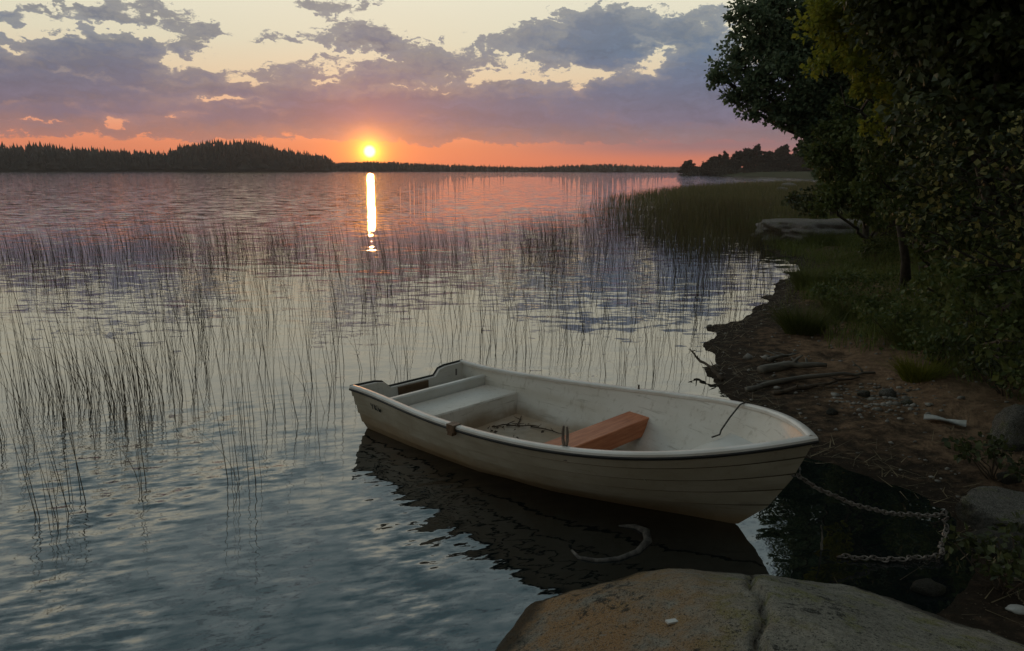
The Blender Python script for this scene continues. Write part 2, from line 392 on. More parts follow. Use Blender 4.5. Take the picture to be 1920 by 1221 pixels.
M['brownwood'] = wood_mat('wet_brown_wood', (.10, .055, .025), (.16, .095, .05), (10, 2, 10))
M['lap_shade'] = pbr('seam_shade', (.10, .075, .045), .9, 9, (.05, .04, .025))  # dark tone painted into the lap grooves as their shadow line
M['metal'] = pbr('dull_metal', (.22, .21, .20), .45, 20, (.12, .10, .08), metallic=.8)
M['rusty'] = pbr('oarlock_metal', (.16, .13, .11), .5, 25, (.28, .22, .18), metallic=.5)
M['chain'] = pbr('rusty_chain', (.10, .085, .07), .5, 30, (.28, .25, .22), metallic=.4)
M['rope'] = pbr('dark_rope', (.035, .032, .028), .9, 60, (.09, .085, .075))
M['palerope'] = pbr('pale_rope', (.13, .12, .105), .9, 30, (.055, .05, .045))
M['twig'] = pbr('dead_twig', (.045, .03, .018), .85, 15, (.10, .07, .045))
M['driftwood'] = wood_mat('grey_driftwood', (.085, .075, .06), (.16, .14, .11), (1, 8, 8))
M['bark'] = pbr('bark', (.035, .028, .02), .9, 9, (.07, .06, .045), bump=.03)
M['reed'] = leaf_mat('reed_stem', (.034, .024, .009), (.15, .105, .036), .2)
M['straw'] = leaf_mat('straw', (.07, .05, .025), (.30, .23, .13), .05)
M['sedge'] = leaf_mat('sedge', (.085, .080, .030), (.16, .145, .06), .3)
M['grass'] = leaf_mat('bank_grass', (.075, .105, .022), (.20, .22, .055), .35)
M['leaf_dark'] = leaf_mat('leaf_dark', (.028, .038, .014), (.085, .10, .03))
M['leaf_alder'] = leaf_mat('leaf_alder', (.07, .115, .07), (.22, .28, .15), .4)
M['leaf_olive'] = leaf_mat('leaf_olive', (.18, .21, .025), (.36, .36, .05), .5)
M['leaf_pale'] = leaf_mat('leaf_pale', (.022, .030, .010), (.34, .32, .11), .35, rare=True)
M['leaf_mid'] = leaf_mat('leaf_mid', (.05, .078, .02), (.14, .17, .05), .35)
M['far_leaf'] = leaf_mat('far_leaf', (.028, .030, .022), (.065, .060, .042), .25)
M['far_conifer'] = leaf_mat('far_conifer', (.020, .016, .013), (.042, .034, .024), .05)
M['hill'] = pbr('far_hill_ground', (.030, .026, .020), .95, .05, (.05, .04, .03), space='P')
M['scrap'] = pbr('white_scrap', (.62, .61, .58), .5, 12, (.45, .44, .40))
M['pebble'] = pbr('pebble', (.12, .105, .085), .75, 6, (.30, .28, .25), space='P')

# ------------------------------------------------------------------ water
wv = [(-7000, -40, 0), (7000, -40, 0), (7000, 9000, 0), (-7000, 9000, 0)]
wv = [(-1580, -40, 0), (1580, -40, 0), (1580, 1560, 0), (-1580, 1560, 0)]
water = mesh_np('water', np.array(wv), [(0, 1, 2, 3)], M['water']); tag(water, kind='structure')

# ------------------------------------------------------------------ evening haze over the lake
hz_ = MB(); hz_.box((0, 0, 20), (3300, 3300, 56)); m_, g_, out_ = new_mat('haze')
vol = g_.n('ShaderNodeVolumePrincipled', {'Color': (.95, .88, .86, 1), 'Density': .0002, 'Anisotropy': .55}); g_.t.links.new(vol.outputs[0], out_.inputs['Volume'])
tag(hz_.build('haze', m_), kind='stuff', label='thin evening haze hanging over the whole lake', cat='haze')

# ------------------------------------------------------------------ shore ground
shore_px = [(1650, 1175), (1760, 1150), (1815, 1100), (1800, 1040), (1795, 975), (1720, 925), (1610, 885), (1500, 862), (1440, 825), (1390, 775),
            (1352, 738), (1352, 700), (1330, 660), (1334, 622), (1395, 596), (1440, 566), (1462, 530), (1486, 502), (1480, 488), (1445, 474),
            (1415, 455), (1420, 430), (1450, 408), (1470, 388), (1480, 370), (1500, 356), (1520, 346), (1560, 340), (1500, 335.5), (1420, 331.5), (1345, 329), (1282, 327.2)]
tip = [at(*p) for p in shore_px]
land = [(-900, -900), (-900, -260), (-60, -30), (-14, -5), (-5, -1.6), (-1.5, .2), (-.2, 1.6), (.6, 2.6)] + [(p.x, p.y) for p in tip] + \
       [(110, 380), (190, 420), (420, 600), (900, 800), (1700, 700), (1700, -900)]
LAND = np.array(land, dtype=float)
def shore_dist(X, Y):
    """signed distance to the shoreline, positive on land"""
    X = np.asarray(X, float); Y = np.asarray(Y, float)
    best = np.full(X.shape, 1e18); inside = np.zeros(X.shape, bool)
    n = len(LAND)
    for i in range(n):
        a, b = LAND[i], LAND[(i + 1) % n]; e = b - a
        t = np.clip(((X - a[0]) * e[0] + (Y - a[1]) * e[1]) / (e @ e), 0, 1)
        best = np.minimum(best, (X - a[0] - t * e[0]) ** 2 + (Y - a[1] - t * e[1]) ** 2)
        c = ((a[1] > Y) != (b[1] > Y)) & (X < (b[0] - a[0]) * (Y - a[1]) / (b[1] - a[1] + 1e-12) + a[0])
        inside ^= c
    return np.where(inside, 1, -1) * np.sqrt(best)
def smoothstep(a, b, x):
    t = np.clip((x - a) / (b - a), 0, 1); return t * t * (3 - 2 * t)
def ground_h(X, Y):
    X = np.atleast_1d(np.asarray(X, float)); Y = np.atleast_1d(np.asarray(Y, float))
    d = shore_dist(X, Y)
    d = d + np.array([vnoise(x, y, 1.6, 70., 4) for x, y in zip(X.ravel(), Y.ravel())]).reshape(X.shape) * .42 * np.clip(np.hypot(X, Y) / 8, .3, 3)
    nz = np.array([vnoise(x, y, .55, 3.0, 4) for x, y in zip(X.ravel(), Y.ravel())]).reshape(X.shape)
    nf = np.array([vnoise(x, y, 3.0, 8.0, 3) for x, y in zip(X.ravel(), Y.ravel())]).reshape(X.shape)
    up = .045 * np.clip(d, 0, 2) + .13 * np.clip(d - 1.6, 0, 9) + .02 * np.clip(d - 10, 0, 60)
    h = np.where(d > 0, up + (nz * .22 + .02) * smoothstep(.2, 3.5, d) + nf * .05 * smoothstep(0, 1.0, d), np.maximum(.16 * d, -1.6))
    return h, d
def gz(x, y): return float(ground_h([x], [y])[0][0])

azs = np.concatenate([np.linspace(-180, -45, 28, endpoint=False), np.linspace(-45, 0, 40, endpoint=False), np.linspace(0, 42, 230, endpoint=False), np.linspace(42, 180, 50)])
rs = np.concatenate([np.geomspace(.5, 45, 190, endpoint=False), np.geomspace(45, 1590, 44)])
AZ, RS = np.meshgrid(np.radians(azs), rs)
GX, GY = RS * np.sin(AZ), RS * np.cos(AZ)
GH, GD = ground_h(GX, GY)
nr, na = GX.shape
V = np.stack([GX.ravel(), GY.ravel(), GH.ravel()], 1)
V = np.vstack([V, [[0, 0, float(GH[0].mean())]]])
ii, jj = np.meshgrid(np.arange(nr - 1), np.arange(na - 1), indexing='ij')
Q = np.stack([ii * na + jj, (ii + 1) * na + jj, (ii + 1) * na + jj + 1, ii * na + jj + 1], -1).reshape(-1, 4)
ground = mesh_np('ground', V, Q, M['ground'], smooth=True); tag(ground, kind='structure')

# ------------------------------------------------------------------ far shores
def interp(tbl, x):
    xs, ys = zip(*tbl); return np.interp(x, xs, ys)
def far_land(name, top_tbl, x0, x1, dist, depth, frac):
    xs = np.arange(x0, x1 + 1, 6.0); rows = []
    prof = [(0, -.4), (.01, .2), (.10, .45), (.35, .85), (.6, 1), (1.0, .7), (1.6, 0)]
    for t, hh in prof:
        row = []
        for x in xs:
            d = dist + depth * t; p = far(x, 317, d)
            tot = far(x, interp(top_tbl, x), dist + depth * .4).z
            edge = min(1, (x - x0 + 4) / 60, (x1 + 4 - x) / 60)
            hgt = max(tot, .8) * frac * hh * max(edge, .05) + vnoise(p.x, p.y, .02, 5) * 1.2 * hh
            row.append((p.x, p.y, hgt if hh >= 0 else -1.5))
        rows.append(row)
    mb = MB(); mb.grid(rows, True)
    return tag(mb.build(name, M['hill'], smooth=True), kind='structure')
left_top = [(-400, 274), (-200, 270), (0, 272), (40, 273), (75, 266), (100, 272), (150, 276), (190, 278), (230, 281), (280, 283), (318, 284), (335, 274), (365, 267), (400, 262), (440, 261), (482, 262), (505, 270), (530, 277), (565, 283), (600, 287), (618, 292), (626, 303), (640, 311)]
mid_top = [(560, 305), (640, 303), (700, 300), (740, 301), (770, 304), (850, 308), (900, 310), (1000, 312), (1050, 310), (1090, 308), (1135, 306), (1170, 308), (1200, 310), (1290, 312), (1500, 312)]
far_land('far_shore', left_top, -420, 640, 620, 130, .45)
far_land('far_hills', mid_top, 540, 1520, 660, 220, .62)

def conifers(rng, pts, hts, rad):
    """jagged three-tier spires, one block of arrays"""
    V = []; F = []
    for p, h, r in zip(pts, hts, rad):
        tiers = 4
        for k in range(tiers):
            z0 = h * (.12 + .22 * k); z1 = h * (.46 + .18 * k) if k < tiers - 1 else h
            rr = r * (1 - .23 * k); n = 6; o = len(V); ph = rng.random() * 6.28
            for j in range(n):
                a = ph + 6.283 * j / n; q = rr * rng.uniform(.55, 1.15)
                V.append((p[0] + q * math.cos(a), p[1] + q * math.sin(a), p[2] + z0 - rng.random() * h * .06))
            V.append((p[0] + rng.normal() * .08, p[1], p[2] + z1))
            F += [(o + j, o + (j + 1) % n, o + n) for j in range(n)]
    return V, F
def far_wood(name, label, top_tbl, x0, x1, dist, depth, n, hill_frac, hmin, hmax, mat, seed, rscale=.17):
    rng = np.random.default_rng(seed); pts = []; hts = []; rad = []
    for i in range(n):
        x = rng.uniform(x0, x1); t = rng.random() ** 1.2 * .5
        d = dist + depth * t; tot = far(x, interp(top_tbl, x), dist + depth * .4).z
        hh = np.interp(t, [0, .01, .1, .35, .6], [0, .2, .45, .85, 1])
        edge = max(.05, min(1, (x - x0 + 4) / 60, (x1 + 4 - x) / 60))
        z = max(tot, .8) * hill_frac * hh * edge; p = far(x, 317, d)
        h = min(max((tot - z) * rng.uniform(.62, 1.06) if t > .15 else rng.uniform(.5, .9) * tot, hmin), hmax)
        pts.append((p.x, p.y, z - .3)); hts.append(h); rad.append(h * rscale * rng.uniform(.8, 1.5))
    broad = rng.random(n) < .45
    hts = [h * (.86 if b else 1) for h, b in zip(hts, broad)]; rad = [r * (1.9 if b else 1) for r, b in zip(rad, broad)]
    V, F = conifers(rng, pts, hts, rad)
    return tag(mesh_np(name, np.array(V), np.array(F), mat), label, 'forest', kind='stuff')
far_wood('distant_forest', 'dark conifer wood on the far left shore with a spiky hump', left_top, -400, 630, 620, 130, 3200, .45, 2.5, 18, M['far_conifer'], 3)
far_wood('distant_forest', 'low hazy wood along the far hills right of the setting sun', mid_top, 550, 1500, 660, 220, 2600, .62, 1.2, 5.5, M['far_conifer'], 4, .24)

# ------------------------------------------------------------------ leaves and trees
def leaf_quads(rng, centers, radii, counts, size, shell=.5, droop=0.0):
    V = []; 
    for c, r, n in zip(centers, radii, counts):
        u = rng.normal(size=(n, 3)); u /= np.linalg.norm(u, axis=1)[:, None]
        rad = rng.random(n) ** shell
        # lumpy outline
        lump = 1 + .22 * np.sin(u[:, 0] * 7 + c[0] * 3) * np.sin(u[:, 2] * 6 + c[2] * 5) + .12 * np.sin(u[:, 1] * 13)
        p = np.array(c) + u * np.array(r) * (rad * lump)[:, None]
        ax = rng.normal(size=(n, 3)) + u * .8 + np.array([0, 0, -.3 - droop]); ax /= np.linalg.norm(ax, axis=1)[:, None]
        nn = rng.normal(size=(n, 3)) + np.array([0, 0, .9]); sd = np.cross(ax, nn); sd /= np.linalg.norm(sd, axis=1)[:, None]
        up = np.cross(sd, ax)
        L = size * rng.uniform(.65, 1.3, n)[:, None]; Wd = L * rng.uniform(.30, .42, n)[:, None]
        V.append(np.stack([p, p + ax * L * .5 + sd * Wd + up * L * .10, p + ax * L, p + ax * L * .5 - sd * Wd + up * L * .10], 1))
    V = np.concatenate(V).reshape(-1, 3); F = np.arange(len(V)).reshape(-1, 4)
    return V, F
def curve_pts(a, b, k=5, wob=.12, rng=random, sag=0.0):
    a = Vector(a); b = Vector(b); L = (b - a).length; out = []
    for i in range(k + 1):
        t = i / k; p = a.lerp(b, t)
        s = math.sin(math.pi * t)
        p += Vector((rng.uniform(-1, 1), rng.uniform(-1, 1), rng.uniform(-.6, .6) + sag)) * wob * L * s
        out.append(p)
    return out
def make_tree(name, label, cat, base, trunk_top, trunk_r, lobes, dens, size, mat, seed, group=None, shell=.5, twig=True, twig_r=.012):
    """lobes: (x, y, z, rx, ry, rz) in world metres"""
    rr = random.Random(seed); rng = np.random.default_rng(seed)
    bx, by = base; bz = gz(bx, by) - .08
    root = empty(name, (bx, by, bz)); tag(root, label, cat, group)
    o = Vector((bx, by, bz))
    tr = MB(); top = Vector(trunk_top) - o
    tp = curve_pts((0, 0, 0), top, 7, .05, rr)
    tr.tube(tp, [trunk_r * (1.35 if i == 0 else 1 - .72 * i / 7) for i in range(8)], 10)
    br = MB()
    cs = []; rad = []; cn = []
    for lx, ly, lz, rx, ry, rz in lobes:
        c = Vector((lx, ly, lz)) - o
        t = min(max((c.z - .25 * abs((c - top).length)) / max(top.z, .1), .25), 1.0); k = min(int(t * 7), 7); s = tp[k]
        r0 = trunk_r * (1 - .72 * k / 7) * .55
        path = curve_pts(s, c, 6, .08, rr, .25)
        br.tube(path, [r0 * (1 - .8 * i / 6) + twig_r * .5 for i in range(7)], 6)
        if twig:
            for q in range(2):
                e = c + Vector((rr.gauss(0, 1) * rx, rr.gauss(0, 1) * ry, rr.gauss(0, 1) * rz)) * .33
                br.tube(curve_pts(path[rr.choice((3, 4, 5))], e, 4, .1, rr), [twig_r, twig_r * .8, twig_r * .6, twig_r * .5, twig_r * .3], 4, False)
        n = int(dens * (rx * ry + ry * rz + rx * rz) / 3)
        # break each lobe into clumps so that the outline is uneven and gaps stay open
        m = max(5, int(9 * rr.uniform(.8, 1.2)))
        for q in range(m):
            u = rng.normal(size=3); u /= np.linalg.norm(u); f = rng.random() ** .45 * .85
            cs.append((c.x + u[0] * rx * f, c.y + u[1] * ry * f, c.z + u[2] * rz * f))
            s_ = rng.uniform(.24, .46); rad.append((rx * s_, ry * s_, rz * s_ * .8)); cn.append(max(4, int(n / m * rng.uniform(.6, 1.4))))
    tr.build('trunk', M['bark'], root, True)
    if lobes: br.build('branches', M['bark'], root, True)
    V, F = leaf_quads(rng, cs, rad, cn, size, shell)
    mesh_np('crown', V, F, mat, root)
    return root
def P3(px, py, dist): 
    p = far(px, py, dist); return p.x, p.y, p.z
def lobe(px, py, dist, r, fl=1.0): return P3(px, py, dist) + (r, r, r * fl)

# overhanging alder whose crown stands against the sky
ALDER = [((1385, 118, 13.0), .50, 1.0), ((1380, 175, 12.9), .40, .8), ((1420, 70, 13.1), .55, 1.0), ((1450, 130, 13.0), .60, 1.0), ((1475, 42, 13.3), .65, 1.0), ((1410, 205, 12.9), .28, .6),
         ((1500, 90, 13.4), .8, 1.0), ((1475, 205, 13.0), .30, .6), ((1515, 225, 13.1), .28, .6), ((1545, 165, 13.3), .55, 1.0), ((1550, 235, 13.2), .35, 1.0), ((1570, 60, 13.6), .9, 1.0),
         ((1430, 5, 13.2), .45, 1.0), ((1595, -40, 13.6), .9, 1.0), ((1650, -160, 13.8), .9, 1.0), ((1740, -140, 14.2), 1.6, 1.0), ((1770, -300, 14.4), 1.3, 1.0), ((1850, -300, 14.5), 2.0, 1.0),
         ((1640, 60, 14.2), 1.1, 1.0), ((1640, 190, 14.2), .9, 1.0), ((1740, -60, 14.6), 1.5, 1.0), ((1800, -450, 14.8), 1.4, 1.0), ((1780, 110, 14.8), 1.4, 1.0), ((1600, 270, 14.0), .5, 1.0), ((1490, 160, 13.1), .42, 1.0), ((1530, 200, 13.2), .42, 1.0), ((1560, 200, 13.4), .5, 1.0), ((1440, 180, 12.9), .33, 1.0), ((1355, 145, 12.8), .26, 1.0), ((1590, 160, 13.8), .7, 1.0), ((1545, 120, 13.3), .5, 1.0), ((1560, 275, 13.6), .34, 1.0), ((1400, 45, 13.0), .34, 1.0), ((1560, 305, 13.3), .42, 1.0), ((1590, 340, 13.4), .45, 1.0), ((1530, 268, 13.1), .26, 1.0), ((1505, 190, 13.0), .3, 1.0), ((1535, 330, 13.4), .25, 1.0), ((1600, 110, 13.9), .8, 1.0), ((1478, 228, 12.9), .22, .7), ((1508, 250, 13.0), .25, .7), ((1542, 262, 13.1), .3, .7), ((1455, 222, 12.9), .18, .7)]
alder = [tuple(v) for v in ((lambda c, r: P3(c[0], c[1], c[2] * 1.48) + (r * 1.48,) * 2 + (r * 1.48 * fl,))(c, r) for c, r, fl in ALDER)]
make_tree('alder_tree', 'tall overhanging alder whose rounded crown stands against the sky at right', 'tree', (10.2, 21.0), (9.8, 20.9, 11.5), .3, alder, 2600, .105, M['leaf_alder'], 11)
# yellowish young tree in front of it
young = [lobe(1560, 110, 10.5, .40), lobe(1600, 40, 10.4, .55), lobe(1640, 110, 10.5, .50), lobe(1530, 40, 10.6, .32), lobe(1580, -50, 10.5, .65), lobe(1650, -40, 10.6, .65), lobe(1610, 170, 10.6, .30), lobe(1680, 40, 10.5, .5), lobe(1690, 160, 10.6, .4), lobe(1640, 220, 10.6, .3)]
make_tree('young_tree', 'young tree with yellowish olive leaves in front of the overhanging alder', 'tree', (6.9, 13.4), (5.5, 11.2, 4.6), .08, young, 2600, .075, M['leaf_olive'], 12)
# near black tree at the right edge
dark = [lobe(1790, 60, 8.6, .95), lobe(1870, 140, 8.2, .9), lobe(1760, -70, 9, 1.2), lobe(1860, -160, 9, 1.5), lobe(1930, 30, 8.3, 1.1), lobe(1740, 140, 9.2, .6), lobe(1980, -120, 8.6, 1.5), lobe(1720, 40, 9.5, .8),
        lobe(1830, -330, 9.2, 1.8), lobe(2050, 100, 8.4, 1.3), lobe(1730, -230, 10, 1.4), lobe(1800, 220, 8.8, .7), lobe(1930, 220, 8.3, .8), lobe(1820, -480, 10.0, 1.6), lobe(1950, -560, 9.6, 2.0)]
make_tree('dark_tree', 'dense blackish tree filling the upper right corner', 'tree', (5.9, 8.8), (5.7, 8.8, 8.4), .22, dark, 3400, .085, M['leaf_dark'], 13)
# tall dark bush under the alder
bush = [lobe(1560, 330, 18, .65), lobe(1600, 290, 18, .6), lobe(1555, 380, 17.8, .5, .8), lobe(1610, 365, 17.8, .75), lobe(1580, 250, 18.2, .65), lobe(1650, 320, 18, .9), lobe(1545, 290, 18, .45), lobe(1690, 250, 18.4, 1.0), lobe(1660, 390, 17.5, .6), lobe(1620, 210, 18.4, .7)]
make_tree('tall_bush', 'tall dark green bush at the right end of the flat grey rock', 'bush', (8.2, 18.0), (8.0, 18.0, 3.2), .09, bush, 2600, .10, M['leaf_mid'], 14)
# pale leaved shrub close by
pale = [lobe(1690, 235, 6.9, .26), lobe(1740, 290, 6.7, .30), lobe(1700, 340, 6.8, .24), lobe(1790, 330, 6.5, .32), lobe(1850, 290, 6.4, .34), lobe(1810, 400, 6.5, .30), lobe(1900, 350, 6.3, .36), lobe(1740, 400, 6.6, .26), lobe(1880, 430, 6.3, .30),
        lobe(1780, 250, 6.6, .26), lobe(1920, 250, 6.3, .3), lobe(1700, 420, 6.7, .2), lobe(1830, 470, 6.3, .25), lobe(1960, 420, 6.2, .4)]
make_tree('leafy_shrub', 'leafy shrub with pale yellowish leaves in front of the blackish tree', 'shrub', (5.0, 6.9), (4.2, 6.5, 2.5), .03, pale, 1450, .055, M['leaf_pale'], 15, shell=.6, twig_r=.006)
hz = [lobe(1650, 330, 12.5, .5), lobe(1700, 390, 12.2, .55), lobe(1760, 350, 12.6, .6), lobe(1760, 440, 12, .5), lobe(1830, 400, 12.2, .7), lobe(1690, 300, 12.8, .5), lobe(1900, 440, 12, .8), lobe(1780, 280, 12.9, .6), lobe(1860, 320, 12.6, .7), lobe(1700, 210, 12.9, .5), lobe(1640, 250, 12.8, .45)]
make_tree('hazel_bush', 'wide dark bush hiding the trunks below the overhanging alder', 'bush', (6.6, 12.3), (6.5, 12.3, 2.9), .06, hz, 2600, .08, M['leaf_mid'], 16)
lw = [lobe(1850, 520, 7.6, .40), lobe(1910, 560, 7.3, .40), lobe(1790, 520, 7.9, .35), lobe(1890, 480, 7.5, .4), lobe(1960, 520, 7.2, .5), lobe(1830, 580, 7.3, .28), lobe(1900, 640, 6.9, .3), lobe(1740, 540, 8.1, .25)]
make_tree('bramble_bush', 'low dark bush at the right edge under the pale leaved shrub', 'bush', (4.75, 7.4), (4.7, 7.4, 1.6), .03, lw, 2300, .06, M['leaf_mid'], 17, twig_r=.005)
# the wood that closes the shore behind them
back_specs = [(9.5, 12.5, 8.0, 21), (13.0, 17.0, 9.5, 22), (10.5, 22.0, 8.0, 23), (16.0, 26.0, 10.0, 24), (12.5, 30.0, 8.0, 25), (8.6, 6.2, 9.0, 26)]
back_lab = ['dark broadleaf tree right behind the blackish tree', 'second dark tree deep in the wood on the right bank', 'dark tree behind the tall bush by the flat rock', 'tallest dark tree at the back of the right bank', 'far dark tree at the end of the right bank wood', 'unseen dark tree added for shade just off the right edge beside the chain']  # the last tree is unseen, added to shade the bank and darken the water
for (x, y, h, sd), lb in zip(back_specs, back_lab):
    rr = random.Random(sd); z0 = gz(x, y)
    L = []
    for k in range(15):
        t = .08 + .92 * k / 14; wd = (2.6 if h > 8.5 else 2.2) * math.sin(math.pi * min(.25 + t * .72, 1)) ** .8
        a = rr.random() * 6.28; L.append((x + math.cos(a) * wd * .6, y + math.sin(a) * wd * .6, z0 + h * t, wd * .62, wd * .62, wd * .5))
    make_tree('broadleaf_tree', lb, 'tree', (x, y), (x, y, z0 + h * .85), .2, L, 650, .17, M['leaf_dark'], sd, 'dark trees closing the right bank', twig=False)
# unseen trees added behind the viewer to shade the boat and bank
for x, y, h, sd, lb in ((8.8, -1.6, 9, 31, 'unseen dark tree added for shade to the right of the mossy boulder'), (4.5, -7.5, 10, 32, 'unseen dark tree added for shade behind the foreground boulder'), (-5.5, -9.5, 10, 33, 'unseen dark tree added for shade behind the viewer to the left of the boulder'), (9.5, -5.5, 11, 34, 'tall unseen dark tree added for shade furthest back behind the boulder')):
    rr = random.Random(sd); z0 = gz(x, y); L = []
    for k in range(13):
        t = .1 + .9 * k / 12; wd = 3.0 * math.sin(math.pi * min(.25 + t * .72, 1)) ** .8
        a = rr.random() * 6.28; L.append((x + math.cos(a) * wd * .5, y + math.sin(a) * wd * .5, z0 + h * t, wd * .65, wd * .65, wd * .5))
    make_tree('broadleaf_tree', lb, 'tree', (x, y), (x, y, z0 + h * .85), .22, L, 420, .22, M['leaf_dark'], sd, 'unseen shade trees added behind the viewer', twig=False)

# trees on the point across the bay
def far_tree(px, top, wpx, dist, lab, seed):
    rr = random.Random(seed); b = far(px, 327, dist); s = dist / F_PX
    h = (326 - top) * s * .76; x, y = b.x, b.y; z0 = max(gz(x, y), .2); r = wpx * s / 2; L = []
    for k in range(9):
        t = .22 + .74 * k / 8; wd = r * math.sin(math.pi * min(.3 + t * .66, 1)) ** .7; a = rr.random() * 6.28
        L.append((x + math.cos(a) * wd * .5, y + math.sin(a) * wd * .5, z0 + h * t, wd * .95, wd * .95, h * .24))
    make_tree('shore_tree', lab, 'tree', (x, y), (x, y, z0 + h * .8), r * .09, L, 620, .42, M['far_leaf'], seed, 'trees on the point across the bay', twig=False)
for px, top, wpx, dist, lab, sd in ((1292, 296, 26, 335, 'smallest round tree at the very tip of the far point', 41), (1322, 300, 26, 335, 'low tree next to the smallest one at the tip of the point', 42), (1345, 288, 36, 338, 'rounded tree on the point with its crown sloping toward the tip', 43),
                          (1356, 284, 22, 342, 'narrow pointed tree on the far point', 44), (1384, 284, 34, 338, 'medium tree left of the tallest one on the far point', 45), (1412, 273, 46, 336, 'tallest round tree on the far point', 46), (1440, 284, 30, 333, 'tree right of the tallest one with sky gaps in its crown', 47),
                          (1462, 275, 50, 330, 'broad flat topped tree on the far point', 48), (1492, 279, 44, 325, 'wide tree right of the broad flat topped one on the point', 49), (1520, 270, 50, 318, 'far point tree partly hidden by the tall bush', 50), (1560, 268, 56, 318, 'far point tree hidden behind the tall bush', 51), (1310, 310, 40, 330, 'low scrub at the foot of the trees near the tip of the point', 52)):
    far_tree(px, top, wpx, dist, lab, sd)
# dark undergrowth along the foot of those trees
rng = np.random.default_rng(5); cs = []; rd = []; cn = []
for k in range(120):
    px = rng.uniform(1283, 1620); p = far(px, 326, rng.uniform(316, 342)); h = rng.uniform(1.2, 4.2) * min(1, (px - 1270) / 60)
    cs.append((p.x, p.y, h * .5)); rd.append((2.2, 2.2, h * .6)); cn.append(150)
V, F = leaf_quads(rng, cs, rd, cn, .55, .4)
tag(mesh_np('undergrowth', V, F, M['far_leaf']), 'dark undergrowth along the water under the trees of the far point', 'undergrowth', kind='stuff')

# ------------------------------------------------------------------ rocks
def make_rock(name, label, c, r, seed, mat, rz=0.0, rough=.18, group=None, flat=0.0, cat='rock'):
    import bmesh
    bm = bmesh.new(); bmesh.ops.create_icosphere(bm, subdivisions=5 if max(r) > .3 else 4 if max(r) > .12 else 3, radius=1.0)
    for v in bm.verts:
        p = v.co.copy()
        # planar facets cut the ball, then noise
        for k in range(7):
            rr = random.Random(seed * 31 + k); n = Vector((rr.gauss(0, 1), rr.gauss(0, 1), rr.gauss(0, .8))).normalized(); dd = p.dot(n) - rr.uniform(.62, .86)
            if dd > 0: p -= n * dd * .85
        q = p * 1.6 + Vector((seed * 3.1, 0, 0))
        p += v.co.normalized() * (mnoise.fractal(q, 1.0, 2.0, 4) * rough * .6 + mnoise.fractal(q * 4, 1.0, 2.0, 3) * rough * .14)
        if flat and p.z > flat: p.z = flat + (p.z - flat) * .2
        v.co = Vector((p.x * r[0], p.y * r[1], p.z * r[2]))
    me = bpy.data.meshes.new(name); bm.to_mesh(me); bm.free(); me.materials.append(mat)
    me.polygons.foreach_set('use_smooth', np.full(len(me.polygons), True))
    o = link(bpy.data.objects.new(name, me)); o.location = c; o.rotation_euler = (0, 0, rz)
    return tag(o, label, cat, group)

# the big foreground boulder with its crack
edge_px = [(900, 1275), (945, 1221), (1000, 1145), (1100, 1098), (1230, 1062), (1400, 1074), (1600, 1097), (1700, 1131), (1800, 1167), (1880, 1192), (1960, 1222)]
EDGE = [(-.75, -.3), (-.45, 1.4)] + [tuple(at(px, py, .06 if px > 1050 else 0.0)[:2]) for px, py in edge_px] + [(3.1, 2.4), (3.0, .5), (2.0, -1.2), (.2, -1.3)]
EP = np.array(EDGE)
def poly_sd(X, Y, PL):
    best = np.full(X.shape, 1e18); ins = np.zeros(X.shape, bool); n = len(PL)
    for i in range(n):
        a, b = PL[i], PL[(i + 1) % n]; e = b - a
        t = np.clip(((X - a[0]) * e[0] + (Y - a[1]) * e[1]) / (e @ e), 0, 1)
        best = np.minimum(best, (X - a[0] - t * e[0]) ** 2 + (Y - a[1] - t * e[1]) ** 2)
        ins ^= ((a[1] > Y) != (b[1] > Y)) & (X < (b[0] - a[0]) * (Y - a[1]) / (b[1] - a[1] + 1e-12) + a[0])
    return np.where(ins, 1, -1) * np.sqrt(best)
bx = np.arange(-1.4, 3.8, .02); by = np.arange(-1.9, 4.5, .02)
BX, BY = np.meshgrid(bx, by); BD = poly_sd(BX, BY, EP)
c0, c1 = at(1402, 1072, .08), at(1428, 1221, .35)
tt = (BY - c0.y) / (c1.y - c0.y); cx = c0.x + (c1.x - c0.x) * tt + .02 * np.sin(BY * 9) + .012 * np.sin(BY * 23)
n1 = np.array([vnoise(x, y, .9, 21., 3) for x, y in zip(BX.ravel(), BY.ravel())]).reshape(BX.shape)
n2 = np.array([vnoise(x, y, 5.5, 27., 4) for x, y in zip(BX.ravel(), BY.ravel())]).reshape(BX.shape)
BZ = np.where(BD > 0, .05 + .56 * (1 - np.exp(-np.clip(BD, 0, 9) / .95)), .05 + BD * 1.3) + n1 * .10 * smoothstep(0, .5, BD) + n2 * .028
crack = np.exp(-((BX - cx) / .014) ** 2); BZ -= crack * .06 * smoothstep(0, .12, BD) * smoothstep(2.0, 2.5, BY)
BZ += .016 * smoothstep(-.01, .03, BX - cx) * smoothstep(.9, .0, BX - cx) * smoothstep(0, .3, BD)
nb, mb_ = BX.shape
keep = BZ > -.5
V = np.stack([BX.ravel(), BY.ravel(), np.maximum(BZ, -.5).ravel()], 1)
ii, jj = np.meshgrid(np.arange(nb - 1), np.arange(mb_ - 1), indexing='ij')
Q = np.stack([ii * mb_ + jj, ii * mb_ + jj + 1, (ii + 1) * mb_ + jj + 1, (ii + 1) * mb_ + jj], -1).reshape(-1, 4)
Q = Q[keep.ravel()[Q].any(1)]
used = np.unique(Q); remap = np.zeros(len(V), int); remap[used] = np.arange(len(used))
boulder = mesh_np('boulder', V[used], remap[Q], M['granite'], smooth=True)
tag(boulder, 'large lichen covered granite boulder with a vertical crack in the foreground', 'rock')

